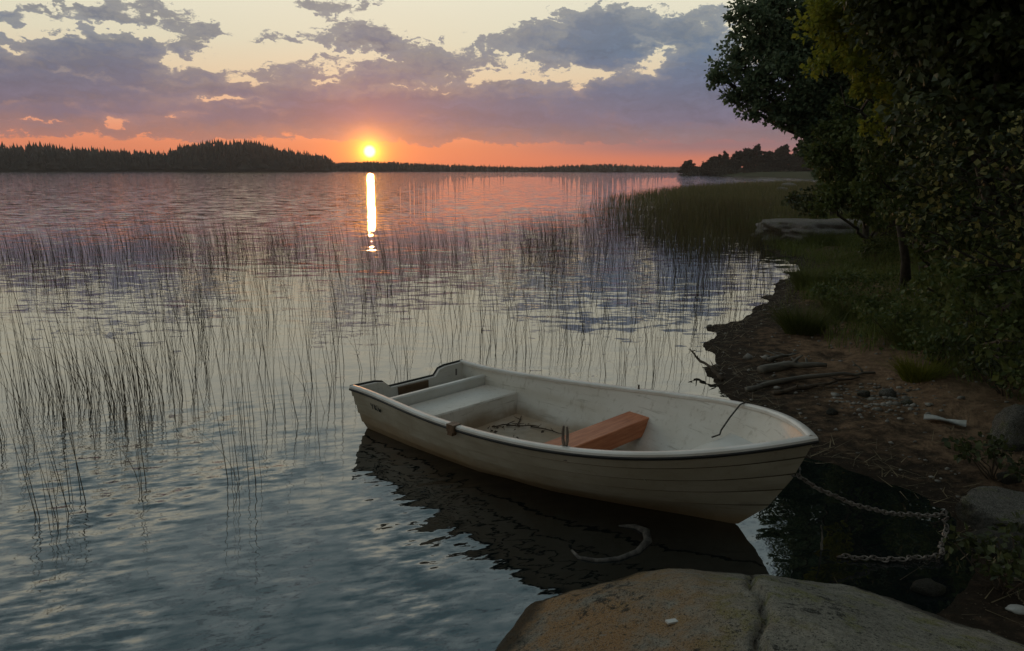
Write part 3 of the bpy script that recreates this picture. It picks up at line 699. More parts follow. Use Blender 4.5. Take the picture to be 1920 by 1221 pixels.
def on_ground(px, py, z=.0):
    """walk the sight line until it meets the ground"""
    d = ray(px, py); o = Vector((0, 0, CAM_H)); t = .5
    ts = np.geomspace(.8, 200, 500); X = d.x * ts; Y = d.y * ts; Z = CAM_H + d.z * ts
    h, _ = ground_h(X, Y); k = int(np.argmax(Z < np.maximum(h, 0)));
    return Vector((X[k], Y[k], max(float(h[k]), 0)))
def rock_at(name, label, px, py, r, seed, mat, sink=.35, **kw):
    p = on_ground(px, py); return make_rock(name, label, (p.x, p.y, p.z + r[2] * (1 - 2 * sink) * .5), r, seed, mat, **kw)
p = at(1540, 452, .1)
make_rock('rock_outcrop', 'flat pale grey rock outcrop at the water edge beyond the inlet', (p.x + .3, p.y + 1.0, .12), (2.6, 1.9, .70), 3, M['granite_far'], .25, .34, flat=.75)
rock_at('rock', 'olive flat topped rock at the right edge above the chain', 1905, 985, (.42, .34, .16), 5, M['stone'], .3, flat=.5)
rock_at('rock', 'tall leaning rock with mossy top at the right edge above the white scrap', 1915, 835, (.26, .22, .26), 6, M['stone'], .3)
rock_at('rock', 'small rounded grey stone between the two right edge rocks', 1893, 905, (.085, .07, .07), 7, M['stone'], .3)
rock_at('rock', 'wet ledge stone under the flat topped rock at the right edge', 1880, 1028, (.25, .16, .07), 8, M['stone'], .35)
rock_at('rock', 'little square stone at the corner of the dark water by the boulder', 1735, 1112, (.10, .07, .05), 9, M['stone'], .3)
rock_at('rock', 'small pale stone in the dark grass at the lower right corner', 1905, 1152, (.055, .04, .03), 10, M['scrap'], .3)
for i, (px, py, lb) in enumerate(((1478, 350, 'larger of two pale stones in the sedge by the far bank'), (1468, 356, 'smaller of two pale stones in the sedge by the far bank'))):
    p = at(px, py, .3); make_rock('rock', lb, (p.x, p.y, .3), (1.0 - .35 * i, .8 - .3 * i, .45 - .15 * i), 14 + i, M['granite_far'])
strew = ['leftmost', 'second', 'third', 'fourth', 'fifth', 'sixth', 'rightmost']
for i, (px, py, s) in enumerate(((1695, 552, .16), (1718, 560, .13), (1738, 556, .12), (1752, 568, .15), (1772, 574, .11), (1790, 570, .13), (1812, 580, .15))):
    rock_at('rock', f'{strew[i]} of seven grey stones lying in a row in the bank grass', px, py, (s, s * .7, s * .42), 60 + i, M['granite_far'], .2, group='grey stones in the bank grass')
for i, (px, py, s, lb) in enumerate(((1620, 745, .07, 'small stone on the mud left of the pale gravel'), (1665, 742, .09, 'larger stone among the pale gravel by the bow'), (1700, 760, .06, 'stone just above the white scrap'), (1560, 775, .06, 'dark stone on the mud close to the bow rope'), (1850, 700, .12, 'mossy stone in the shade below the leafy shrub'))):
    rock_at('rock', lb, px, py, (s, s * .8, s * .6), 80 + i, M['stone'], .2)
# gravel
rng = np.random.default_rng(9); PV = []; PF = []
import bmesh as _bm
bmi = _bm.new(); _bm.ops.create_icosphere(bmi, subdivisions=1, radius=1.0); IV = np.array([v.co[:] for v in bmi.verts]); IF = np.array([[v.index for v in f.verts] for f in bmi.faces]); bmi.free()
PX = []
while len(PX) < 1500:
    x, y = rng.uniform(1.5, 8), rng.uniform(3, 17); PX.append((x, y))
for _ in range(260):
    q = on_ground(rng.normal(1650, 45), rng.normal(752, 16)); PX.append((q.x, q.y))
PX = np.array(PX); ph, pd = ground_h(PX[:, 0], PX[:, 1])
o = 0
for (x, y), h, d in zip(PX, ph, pd):
    if d < .05 or (d > 3.2 and rng.random() < .7): continue
    s = rng.lognormal(-4.2, .45); V_ = IV * (1 + .25 * rng.normal(size=(len(IV), 1))) * np.array([s, s * .8, s * .55]) + (x, y, h + s * .15)
    PV.append(V_); PF.append(IF + o); o += len(IV)
tag(mesh_np('gravel', np.concatenate(PV), np.concatenate(PF), M['pebble'], smooth=True), 'scattered gravel and pebbles on the muddy shore beside the boat', 'gravel', kind='stuff')

# ------------------------------------------------------------------ blades: reeds, sedge, grass
def stems(rng, base, h, w, lean, lean_dir, bend, ns=4, nk=3):
    flat = nk == 2
    """tapering three-sided stems, vectorised"""
    N = len(base); t = np.linspace(0, 1, ns + 1)
    dx, dy = np.cos(lean_dir), np.sin(lean_dir)
    off = (np.tan(lean)[:, None] * t + bend[:, None] * t ** 2.5) * h[:, None]
    cx = base[:, 0:1] + off * dx[:, None]; cy = base[:, 1:2] + off * dy[:, None]; cz = base[:, 2:3] + h[:, None] * t * np.cos(np.minimum(bend, 1.0))[:, None]
    rad = w[:, None] / 2 * (1 - .75 * t)
    ang = rng.random(N)[:, None] * 6.28 + np.arange(nk) * 2 * np.pi / nk
    X = cx[:, :, None] + rad[:, :, None] * np.cos(ang)[:, None, :]; Y = cy[:, :, None] + rad[:, :, None] * np.sin(ang)[:, None, :]
    Z = np.repeat(cz[:, :, None], nk, 2)
    V = np.stack([X, Y, Z], -1).reshape(-1, 3)
    i, k = np.meshgrid(np.arange(ns), np.arange(1 if flat else nk), indexing='ij'); k2 = (k + 1) % nk
    q = np.stack([i * nk + k, i * nk + k2, (i + 1) * nk + k2, (i + 1) * nk + k], -1).reshape(-1, 4)
    F = (q[None] + (np.arange(N) * (ns + 1) * nk)[:, None, None]).reshape(-1, 4)
    return V, F
def to_px(X, Y, Z):
    Mi = np.array(CAM_M.inverted()); p = np.stack([X, Y, Z, np.ones_like(X)]); q = Mi @ p
    return W_PX / 2 - F_PX * q[0] / q[2], H_PX / 2 + F_PX * q[1] / q[2]
rng = np.random.default_rng(21)
B = []   # x, y, height, zone
def scatter(n, x0, x1, y0, y1):
    return rng.uniform(x0, x1, n), rng.uniform(y0, y1, n)
# the open field, thicker in patches
X, Y = scatter(120000, -34, 16, 5.5, 44)
U, Vp = to_px(X, Y, 0 * X)
pn = np.array([vnoise(x, y, .35, 40., 3) for x, y in zip(X, Y)])
dens = .16 + .75 * np.clip(pn * 2.2 + .25, 0, 1)
dens *= smoothstep(0, 30, Vp - np.interp(U, [-300, 0, 300, 700, 1000, 1150, 1300], [470, 452, 430, 438, 425, 395, 375]))
dens *= smoothstep(0, 60, np.interp(U, [-300, 0, 330, 480, 650, 900, 1100, 1330, 1420], [800, 790, 770, 715, 725, 700, 690, 655, 590]) - Vp)
dens *= np.interp(Vp, [380, 450, 520, 620, 760], [1.0, .8, .55, .42, .3])
sd_ = shore_dist(X, Y)
ok = (rng.random(len(X)) < dens) & (sd_ < -.1) & (U > -260) & (U < 1700)
for x, y in zip(X[ok], Y[ok]): B.append((x, y, rng.uniform(.5, 1.05), 0))
# thick clump at left, sparse tufts close by
for cxp, cyp, sx, sy, n, z in ((235, 775, 52, 28, 62, 1), (120, 765, 70, 30, 34, 1), (330, 745, 45, 25, 22, 1), (190, 735, 100, 30, 55, 1), (20, 800, 50, 30, 26, 1), (95, 975, 24, 14, 9, 2), (150, 930, 16, 14, 5, 2), (440, 900, 34, 10, 8, 3), (265, 905, 18, 16, 4, 2),
                               (560, 760, 50, 22, 20, 4), (470, 790, 40, 14, 9, 4), (590, 800, 20, 14, 5, 4), (700, 700, 60, 16, 14, 4), (1180, 700, 90, 10, 22, 5), (1010, 665, 120, 14, 24, 5), (1290, 640, 30, 30, 18, 5), (1400, 560, 60, 24, 90, 5), (1330, 520, 50, 26, 80, 5)):
    for k in range(n):
        p = at(rng.normal(cxp, sx), rng.normal(cyp, sy))
        if p.y > 3 and shore_dist([p.x], [p.y])[0] < -.05: B.append((p.x, p.y, rng.uniform(.45, .95) if z < 5 else rng.uniform(.35, .8), z))
B = np.array(B); dist = np.hypot(B[:, 0], B[:, 1]); 
# not through the boat
BOAT_O, BOAT_TH, BOAT_L = Vector((-.925, 6.82, 0)), -.768, 3.727
bxl = (B[:, 0] - BOAT_O.x) * math.cos(BOAT_TH) + (B[:, 1] - BOAT_O.y) * math.sin(BOAT_TH); byl = -(B[:, 0] - BOAT_O.x) * math.sin(BOAT_TH) + (B[:, 1] - BOAT_O.y) * math.cos(BOAT_TH)
clear = ~((bxl > -.25) & (bxl < 4.0) & (np.abs(byl) < 1.0)); B = B[clear]; dist = dist[clear]
U, Vp = to_px(B[:, 0], B[:, 1], 0 * B[:, 0])
order = np.argsort(dist + np.where((U > -20) & (U < 1940), 0, 1e3)); near_i = order[:300]; rest_i = order[300:]
# 24 shared stem shapes, each of unit height
stem_mesh = []
for k in range(24):
    n = 1; V, F = stems(rng, np.zeros((1, 3)), np.ones(1), np.array([.0086]), np.array([R(rng.normal(5, 3.5))]), np.array([math.pi + rng.normal(0, .3)]), np.array([abs(rng.normal(.0, .02)) if k < 22 else rng.uniform(.3, .7)]), 7)
    me = bpy.data.meshes.new('reed_stem'); me.from_pydata([tuple(map(float, v)) for v in V], [], [tuple(map(int, f)) for f in F])
    me.polygons.foreach_set('use_smooth', np.full(len(me.polygons), True)); me.materials.append(M['reed']); stem_mesh.append(me)
zone_lab = {0: 'thin dark reed stem in the open water of the main reed field', 1: 'reed stem in the thick clump at the left of the water', 2: 'lone reed stem of the sparse tuft at the lower left', 3: 'reed stem of the small tuft left of the boat in open water', 4: 'reed stem standing in the water behind the boat stern', 5: 'reed stem standing in the water between boat and right shore'}
for i in near_i:
    x, y, h, z = B[i]; k = int(rng.integers(24))
    o = link(bpy.data.objects.new('reed_stem', stem_mesh[k])); o.location = (x, y, -.05); o.scale = (1.0, 1.0, h) if False else (h, h, h)
    o.rotation_euler = (0, 0, rng.normal(0, .3))
    tag(o, zone_lab[int(z)], 'reed', zone_lab[int(z)].replace('reed stem', 'reed stems', 1))
b = B[rest_i]; n = len(b)
V, F = stems(rng, np.column_stack([b[:, 0], b[:, 1], np.full(n, -.05)]), b[:, 2], rng.uniform(.006, .010, n) * np.interp(np.hypot(b[:, 0], b[:, 1]), [8, 40], [.75, .95]), np.radians(rng.normal(6, 4, n)), math.pi + rng.normal(0, .4, n), np.abs(rng.normal(.01, .05, n)))
tag(mesh_np('reed_bed', V, F, M['reed'], smooth=True), 'wide bed of thin dark reeds standing in the lake', 'reeds', kind='stuff')
# dense green sedge bed to the right
X, Y = scatter(330000, 1, 46, 17, 130); U, Vp = to_px(X, Y, 0 * X); sdx = shore_dist(X, Y)
top = np.interp(U, [1060, 1150, 1280, 1400, 1500, 1560], [395, 368, 354, 347, 342, 340]); bot = np.interp(U, [1060, 1150, 1260, 1330, 1480, 1560], [405, 440, 480, 490, 470, 420])
dn = smoothstep(-3, 8, Vp - top) * smoothstep(-6, 26, bot - Vp) * smoothstep(1040, 1330, U) ** 1.5 * np.interp(np.hypot(X, Y), [17, 30, 60, 130], [1, .8, .5, .35])
ok = (rng.random(len(X)) < dn) & (sdx < 2.5) & (U < 1640)
X, Y = X[ok], Y[ok]; n = len(X); dd = np.hypot(X, Y)
V, F = stems(rng, np.column_stack([X, Y, np.full(n, -.05)]), rng.uniform(.3, .75, n) * np.interp(to_px(X, Y, 0 * X)[0], [1050, 1300], [.7, 1]), .010 * np.interp(dd, [17, 60, 130], [1.2, 3, 6]), np.radians(rng.normal(4, 7, n)), rng.random(n) * 6.28, np.abs(rng.normal(.05, .1, n)), 2, 2)
tag(mesh_np('sedge_bed', V, F, M['sedge'], smooth=True), 'dense green bed of sedge and reeds along the right shore', 'sedge', kind='stuff')
# broken reeds washed up along the shore
X, Y = scatter(60000, 1.5, 9, 3.5, 22); h_, d_ = ground_h(X, Y)
ok = (rng.random(len(X)) < np.exp(-((d_ - .18) / .22) ** 2) * .55 + .03 * (d_ > 0) * (d_ < 2.5)) & (rng.random(len(X)) < .5); X, Y, h_ = X[ok], Y[ok], h_[ok]; n = len(X)
V, F = stems(rng, np.column_stack([X, Y, np.maximum(h_, 0) + .006]), np.full(n, .012), rng.uniform(.005, .009, n), np.arctan(rng.uniform(4, 26, n)), rng.normal(.6, .8, n), np.zeros(n), 3)
tag(mesh_np('reed_litter', V, F, M['straw']), 'broken dead reed bits washed up along the muddy edge', 'reed litter', kind='stuff')
# grass on the bank
X, Y = scatter(260000, 2.2, 16, 3.2, 34); h_, d_ = ground_h(X, Y)
gn = np.array([vnoise(x, y, .9, 60., 3) for x, y in zip(X, Y)])
mud = np.interp(np.hypot(X, Y), [4, 7, 10, 12, 15, 20], [1.6, 2.3, 1.5, .6, .2, .1])
pr = smoothstep(0, .9, d_ - mud + gn * 1.2) * np.clip(.65 + gn * 2.4, .10, 1)
ok = rng.random(len(X)) < pr; X, Y, h_ = X[ok], Y[ok], h_[ok]; n = len(X)
V, F = stems(rng, np.column_stack([X, Y, h_ - .02]), rng.uniform(.10, .38, n), rng.uniform(.006, .012, n), np.radians(np.abs(rng.normal(10, 12, n))), rng.random(n) * 6.28, np.abs(rng.normal(.25, .2, n)), 3, 2)
tag(mesh_np('bank_grass', V, F, M['grass']), 'rough dark grass covering the wooded right bank', 'grass', kind='stuff')

# creeping leaves between the grass
X, Y = scatter(26000, 2.2, 16, 3.2, 26); h_, d_ = ground_h(X, Y); gn = np.array([vnoise(x, y, 1.3, 80., 3) for x, y in zip(X, Y)])
ok = rng.random(len(X)) < smoothstep(.2, 1.2, d_ - np.interp(np.hypot(X, Y), [4, 7, 10, 12, 15, 20], [1.6, 2.3, 1.5, .6, .3, .2])) * np.clip(.4 + gn * 3, .05, 1)
X, Y, h_ = X[ok], Y[ok], h_[ok]
V, F = leaf_quads(rng, np.column_stack([X, Y, h_ + .09]), np.full((len(X), 3), (.12, .12, .09)), np.full(len(X), 5), .055, .6)
tag(mesh_np('ground_cover', V, F, M['leaf_mid']), 'creeping leafy ground cover between the grass of the right bank', 'ground cover', kind='stuff')

# grass tussocks and low plants one can tell apart
def tussock(label, px, py, r, h, n, mat, seed):
    rng = np.random.default_rng(seed); p = on_ground(px, py)
    a = rng.random(n) * 6.28; q = np.sqrt(rng.random(n)) * r * .55
    base = np.column_stack([q * np.cos(a), q * np.sin(a), np.full(n, -.03)])
    V, F = stems(rng, base, rng.uniform(.5, 1, n) * h, rng.uniform(.006, .011, n), np.radians(10 + 30 * q / r), a + rng.normal(0, .5, n), np.abs(rng.normal(.35, .25, n)), 5)
    o = mesh_np('grass_tussock', V, F, mat, smooth=True); o.location = p
    return tag(o, label, 'grass tussock')
tussock('bushy dark grass tussock on the mud near the water', 1505, 622, .42, .42, 900, M['grass'], 71)
tussock('green grass tussock on the bank right of the dark tussock', 1590, 600, .40, .38, 600, M['grass'], 72)
tussock('tall grass tussock at the corner of the inlet', 1520, 545, .45, .5, 700, M['grass'], 73)
tussock('dark sedge tussock standing just left of the flat grey rock', 1392, 432, .8, .55, 700, M['grass'], 74)
tussock('bright green mossy tussock behind the flat grey rock', 1475, 396, 1.2, .35, 1300, M['leaf_olive'], 75)
tussock('green tussock in front of the flat grey rock', 1545, 462, .8, .5, 900, M['grass'], 76)
tussock('grass tussock on the bank below the row of grey stones', 1720, 655, .4, .4, 600, M['grass'], 77)
tussock('olive grass tussock above the white scrap', 1725, 712, .3, .28, 500, M['leaf_olive'], 78)
def low_plant(label, px, py, r, h, n, size, mat, seed):
    rng = np.random.default_rng(seed); rr = random.Random(seed); p = on_ground(px, py)
    root = empty('low_shrub', p); tag(root, label, 'low shrub')
    st = MB(); cs = []; rd = []; cn = []
    for k in range(9):
        a = rr.random() * 6.28; q = rr.random() * r; e = Vector((q * math.cos(a), q * math.sin(a), h * rr.uniform(.45, 1)))
        st.tube(curve_pts((0, 0, -.04), e, 4, .1, rr), [.007, .006, .005, .004, .003], 5)
        cs.append(tuple(e)); rd.append((r * .45, r * .45, h * .28)); cn.append(n // 9)
    st.build('stems', M['twig'], root, True); V, F = leaf_quads(rng, cs, rd, cn, size, .6); mesh_np('foliage', V, F, mat, root)
for i, (px, py, r, h, n, sz, mt, lb) in enumerate((
    (1640, 500, .7, .6, 700, .07, 'leaf_mid', 'low leafy shrub on the bank right of the inlet'),
    (1720, 500, .8, .8, 900, .07, 'leaf_mid', 'low shrub beneath the pale leaved shrub, left side'),
    (1600, 560, .5, .4, 500, .06, 'leaf_mid', 'small leafy plant above the green tussock'),
    (1790, 620, .5, .45, 600, .06, 'leaf_mid', 'leafy plant on the bank under the pale leaved shrub'),
    (1870, 600, .5, .6, 600, .06, 'leaf_pale', 'pale leaved low shrub at the right edge of the bank'),
    (1650, 420, 1.0, .8, 900, .09, 'leaf_mid', 'low dark shrub at the right end of the flat grey rock'),
    (1880, 745, .3, .4, 350, .06, 'leaf_dark', 'dark low plant behind the tall leaning rock'),
    (1700, 440, .9, 1.0, 900, .08, 'leaf_dark', 'dark shrub on the slope below the tall bush'),
    (1862, 905, .25, .25, 260, .05, 'leaf_dark', 'small dark plant between chain and leaning rock'),
    (1880, 1110, .3, .3, 300, .05, 'leaf_dark', 'dark plant at the right edge beside the boulder'),
    (1675, 640, .45, .38, 520, .055, 'leaf_mid', 'leafy plant on the earth right of the driftwood'),
    (1760, 690, .40, .38, 480, .055, 'leaf_mid', 'leafy plant behind the white scrap'),
    (1620, 606, .5, .42, 560, .06, 'leaf_mid', 'low leafy plant between the green tussock and the bushes'),
    (1830, 700, .45, .5, 520, .055, 'leaf_dark', 'dark leafy plant behind the mossy stone in the shade'),
    (1545, 575, .4, .32, 420, .055, 'leaf_mid', 'low leafy plant just above the bushy dark tussock'))):
    low_plant(lb, px, py, r, h, n, sz, M[mt], 90 + i)

# ------------------------------------------------------------------ rowing boat
Ssta = [0, .15, .3, .45, .6, .72, .84, .93, 1.0]; Bsta = [.647, .666, .74, .797, .808, .775, .63, .352, 0.0]
BCO = np.polyfit(Ssta, Bsta, 5)
def half_b(s): return max(float(np.polyval(BCO, s)), 0.0) if s < .9995 else 0.0
def sheer(s): return .377 - .082 * s + .39 * s * s
KEEL = -.16
def half_w(s): return float(np.interp(s, [0, .18, .44, .64, .80, .91, 1.0], [.53, .55, .53, .40, .23, .10, 0.0]))
def stem_x(z): return float(np.interp(z, [KEEL, 0, .18, .40, .70], [2.85, 3.27, 3.46, 3.60, BOAT_L]))
def tran_x(z): return .07 * (1 - z / .38)
def yo(s, z):
    zs = sheer(s); b, w = half_b(s), min(half_w(s), half_b(s))
    if z >= 0:
        p = np.interp(s, [0, .6, 1], [.6, .62, .9]); return w + (b - w) * (z / zs) ** p
    return w * math.sqrt(max(0, 1 - (z / KEEL) ** 2))
def xo(s, z): return tran_x(z) + s * (stem_x(z) - tran_x(z))
def s_of(x, z):
    return min(max((x - tran_x(z)) / (stem_x(z) - tran_x(z)), 0), 1)
NS = 56
STN = [1 - (1 - i / NS) ** 1.6 for i in range(NS + 1)]
boat = empty('rowing_boat', BOAT_O, BOAT_TH)
tag(boat, 'small cream fibreglass rowing boat with an orange brown thwart moored at the shore', 'boat')
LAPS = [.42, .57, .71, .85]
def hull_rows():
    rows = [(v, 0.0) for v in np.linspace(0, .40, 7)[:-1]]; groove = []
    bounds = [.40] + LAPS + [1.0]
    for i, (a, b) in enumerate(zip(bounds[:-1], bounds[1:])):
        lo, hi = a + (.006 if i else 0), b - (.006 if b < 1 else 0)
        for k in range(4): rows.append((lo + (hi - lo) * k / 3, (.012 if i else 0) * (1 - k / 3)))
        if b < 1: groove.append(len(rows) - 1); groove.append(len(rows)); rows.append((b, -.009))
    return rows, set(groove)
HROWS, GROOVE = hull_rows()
hb = MB()
for side in (-1, 1):
    P = []
    for v, off in HROWS:
        row = []
        for s in STN:
            z = KEEL + v * (sheer(s) - KEEL); y = yo(s, z); o_ = off * min(1, (1 - s) * 9)
            row.append((xo(s, z), side * (y + o_ if y > .001 else 0), z))
        P.append(row)
    hb.grid(P, side < 0)
    # inner skin
    P = []
    for v in np.linspace(0, 1, 12):
        row = []
        for s in STN[:-1] + [.997]:
            zs = sheer(s); z = .02 + v * (zs - .02); y = max(yo(s, z) - .035, 0)
            # moulded stringer half way up
            y -= .012 * math.exp(-((z - .27) / .02) ** 2) * (1 if s < .8 else 0)
            row.append((min(xo(s, z), stem_x(z) - .04) , side * max(y, 0), z))
        P.append(row)
    hb.grid(P, side > 0)
hull = hb.build('hull', M['hull_out'], boat, check=False); smooth_angle(hull, 30)
hull.data.materials.append(M['hull_in'])
hull.data.materials.append(M['lap_shade'])  # shadow of the laps, put into the groove colour
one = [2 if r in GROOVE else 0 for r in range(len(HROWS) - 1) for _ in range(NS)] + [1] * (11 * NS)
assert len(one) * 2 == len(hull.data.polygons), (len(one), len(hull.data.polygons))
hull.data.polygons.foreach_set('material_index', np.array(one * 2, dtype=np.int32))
def deck(z, x0, x1, n=16, inset=.03):
    """outline of a level that fills the hull from x0 to x1"""
    out = []
    for i in range(n + 1):
        x = x0 + (x1 - x0) * i / n; out.append((x, max(yo(s_of(x, z), z) - inset, 0.002)))
    return out
def block(x0, x1, z0, z1, name, mat, slant=0.0, inset=.03, bev=.012, wob=0.0):
    mb = MB(); rows = []
    prof = [(x0, z0), (x0, z1 - bev), (x0 + bev, z1), (x1 - bev, z1), (x1, z1 - bev), (x1 + slant, z0)]
    for x, z in prof:
        y = max(yo(s_of(x, z), z) - inset, .002); rows.append([(x, -y + 2 * y * k / 12, z) for k in range(13)])
    mb.grid(rows)
    for k in (0, 12): mb.add([r[k] for r in rows], [tuple(range(len(rows)))])
    o = mb.build(name, mat, boat); return o
fl = MB(); rows = []
for x, y in deck(.045, .1, 3.2, 30): rows.append([(x, -y + 2 * y * k / 8, .045 - .012 * math.cos((k / 4 - 1) * math.pi / 2)) for k in range(9)])
fl.grid(rows, True); fl.build('floor', M['hull_in'], boat, True)
block(.03, .31, .02, .15, 'stern_well', M['brownwood'])
block(.31, .37, .02, .315, 'seat_back', M['seat'])
block(.372, .76, .02, .225, 'stern_seat', M['hull_in'], .05)
block(1.93, 2.145, .155, .29, 'thwart', M['thwart'], inset=.028, bev=.006)
# bow seat with a dished edge
bs = MB(); rows = []
for t in np.linspace(0, 1, 14):
    x = 2.86 + t * (stem_x(.40) - .06 - 2.86); zz = .385 + .05 * t; y = max(yo(s_of(x, zz), zz) - .033, .002)
    rows.append([(x + (.06 * (k / 6 - 1) ** 2 if t == 0 else 0), -y + 2 * y * k / 12, zz - .018 * math.exp(-((t) / .06) ** 2)) for k in range(13)])
bs.grid(rows, True)
low = []
for k in range(13):
    a = rows[0][k]; yl = yo(s_of(a[0], .06), .06) - .03; low.append((a[0] + .02, (k / 6 - 1) * max(yl, .01), .06))
bs.grid([low, rows[0]], True)
bs.build('bow_seat', M['seat'], boat, True)
# transom with a motor notch
tm = MB(); zs0 = sheer(0)
top_y = [-1, -.62, -.50, -.40, .40, .50, .62, 1]; top_z = [0, -.005, -.02, -.075, -.075, -.02, -.005, 0]
sec = []
for k in range(9):
    z = KEEL + (zs0 - KEEL) * k / 8; sec.append((yo(0, z), z))
outline = [(-y, z) for y, z in sec[::-1]][:-1] + [(0, KEEL)] + [(y, z) for y, z in sec[1:]]
topl = [(yo(0, zs0) * u, zs0 + dz) for u, dz in list(zip(top_y, top_z))[::-1]][1:-1]
outline = outline + topl
for x_off in (0, .035):
    tm.add([(tran_x(z) + x_off, y * (.985 if x_off else 1), z) for y, z in outline], [tuple(range(len(outline)))[::(1 if x_off else -1)]])
n = len(outline); tm.f += [(i, (i + 1) % n, n + (i + 1) % n, n + i) for i in range(n)]
tr = tm.build('transom', M['hull_in'], boat)
pad = MB(); pad.box((tran_x(.27) + .046, -.02, zs0 - .135), (.02, .34, .11)); pad.build('motor_pad', M['brownwood'], tr)
# gunwale cap and rubbing strake, swept along the sheer
def sheer_path(off=0.0, dz=0.0):
    pts = []
    for s in STN: pts.append(Vector((xo(s, sheer(s)), -half_b(s), sheer(s) + dz)))
    pts += [Vector((p.x, -p.y, p.z)) for p in pts[-2::-1]]
    return pts
def sweep(prof, name, mat, closed=True):
    pts = sheer_path(); mb = MB(); rows = []
    for i, p in enumerate(pts):
        t = pts[min(i + 1, len(pts) - 1)] - pts[max(i - 1, 0)]; t.z = 0; t.normalize(); nrm = Vector((t.y, -t.x, 0))
        rows.append([p + nrm * a + Vector((0, 0, b)) for a, b in prof] + [p + nrm * prof[0][0] + Vector((0, 0, prof[0][1]))])
    mb.grid(rows)
    mb.add(rows[0][:-1], [tuple(range(len(prof)))]); mb.add(rows[-1][:-1], [tuple(range(len(prof)))[::-1]])
    o = mb.build(name, mat, boat); smooth_angle(o, 40); return o
sweep([(-.048, -.012), (-.046, .006), (-.036, .013), (.004, .013), (.013, .006), (.014, -.008)], 'gunwale', M['cap'])
sweep([(.001, -.009), (.016, -.009), (.020, -.014), (.018, -.024), (.010, -.030), (.001, -.030)], 'rub_rail', M['rubber'])
# dark trim on the transom top
tt_ = MB(); tl = [(yo(0, zs0) * u * 1.0, zs0 + dz + .006) for u, dz in zip(top_y, top_z)]
tt_.tube([(tran_x(z) - .004, y, z) for y, z in tl], .010, 6); tt_.build('transom_trim', M['rubber'], boat)
def on_sheer(x, side, inward=.02):
    s = s_of(x, sheer(s_of(x, .45))); return Vector((x, side * (half_b(s) - inward), sheer(s) + .013))
# fitting wrapped round the near gunwale
p = on_sheer(1.47, -1, .0); c = MB(); c.box((p.x, p.y, p.z - .018), (.075, .075, .055)); c.box((p.x, p.y - .02, p.z - .045), (.05, .04, .05)); c.build('oarlock_socket', M['brownwood'], boat)
# oarlock standing on the near side: block, collar and two tines
p = on_sheer(2.46, -1, .06); oh = MB(); oh.box((p.x, p.y, p.z - .05), (.055, .035, .09)); ol = oh.build('oarlock', M['metal'], boat)
ot = MB()
for dx in (-.017, .017): ot.tube([(p.x + dx * .4, p.y, p.z - .01), (p.x + dx, p.y, p.z + .03), (p.x + dx * 1.1, p.y, p.z + .08), (p.x + dx * .75, p.y, p.z + .125)], [.010, .011, .010, .006], 8)
ot.build('tines', M['rusty'], ol)
for x in (1.95,):
    p = on_sheer(x, 1, .02); q = MB(); q.tube([(p.x, p.y, p.z - .01), (p.x, p.y, p.z + .035)], .008, 8); q.build('pin', M['metal'], boat)
q = MB(); q.tube([(.10, .47, zs0 - .09), (.10, .47, zs0 - .03)], .008, 8); q.build('pin', M['metal'], boat)
# bow eye where the chain is made fast
q = MB(); q.tube([(stem_x(.46) - .015 + .035 * math.sin(a), .035 * math.cos(a) * .3, .46 + .035 * math.cos(a)) for a in np.linspace(0, 6.28, 11)], .006, 6); q.build('bow_eye', M['metal'], boat)
# faint worn lettering on the near quarter
lt = MB()
def hull_pt(x, dz, out=.016):
    s = s_of(x, .3); z = sheer(s) - dz; return Vector((xo(s, z), -(yo(s, z) + out), z))
for k, strokes in enumerate([[(0, 0, .5, .5), (1, 0, .5, .5), (.5, .5, .5, 1)], [(0, 0, 0, 1), (1, 0, 0, .5), (0, .5, 1, 1)], [(0, .3, .25, 1), (.25, 1, .5, .5), (.5, .5, .75, 1), (.75, 1, 1, .3)]]):
    for a, b0, c_, d0 in strokes:
        x0 = .27 + k * .055
        lt.tube([hull_pt(x0 + a * .036, .085 + b0 * .045), hull_pt(x0 + c_ * .036, .085 + d0 * .045)], .0035, 4)
lt.build('lettering', M['rubber'], boat)

def bw(x, y, z):            # boat to world
    c_, s_ = math.cos(BOAT_TH), math.sin(BOAT_TH); return Vector((BOAT_O.x + x * c_ - y * s_, BOAT_O.y + x * s_ + y * c_, z))
# rope end hanging over the far side of the bow
pr = on_sheer(2.93, 1, .02)
rp = [bw(pr.x + .02, pr.y + .05, pr.z - .02), bw(pr.x + .01, pr.y + .01, pr.z + .012), bw(pr.x - .005, pr.y - .05, pr.z + .004), bw(pr.x - .03, pr.y - .14, .50), bw(pr.x - .04, pr.y - .24, .425), bw(2.90, .40, .405), bw(2.88, .33, .398)]
r_ = MB(); r_.tube(rp, .006, 8); tag(r_.build('rope', M['rope'], None, True), 'short dark rope end lying over the bow gunwale of the boat', 'rope')
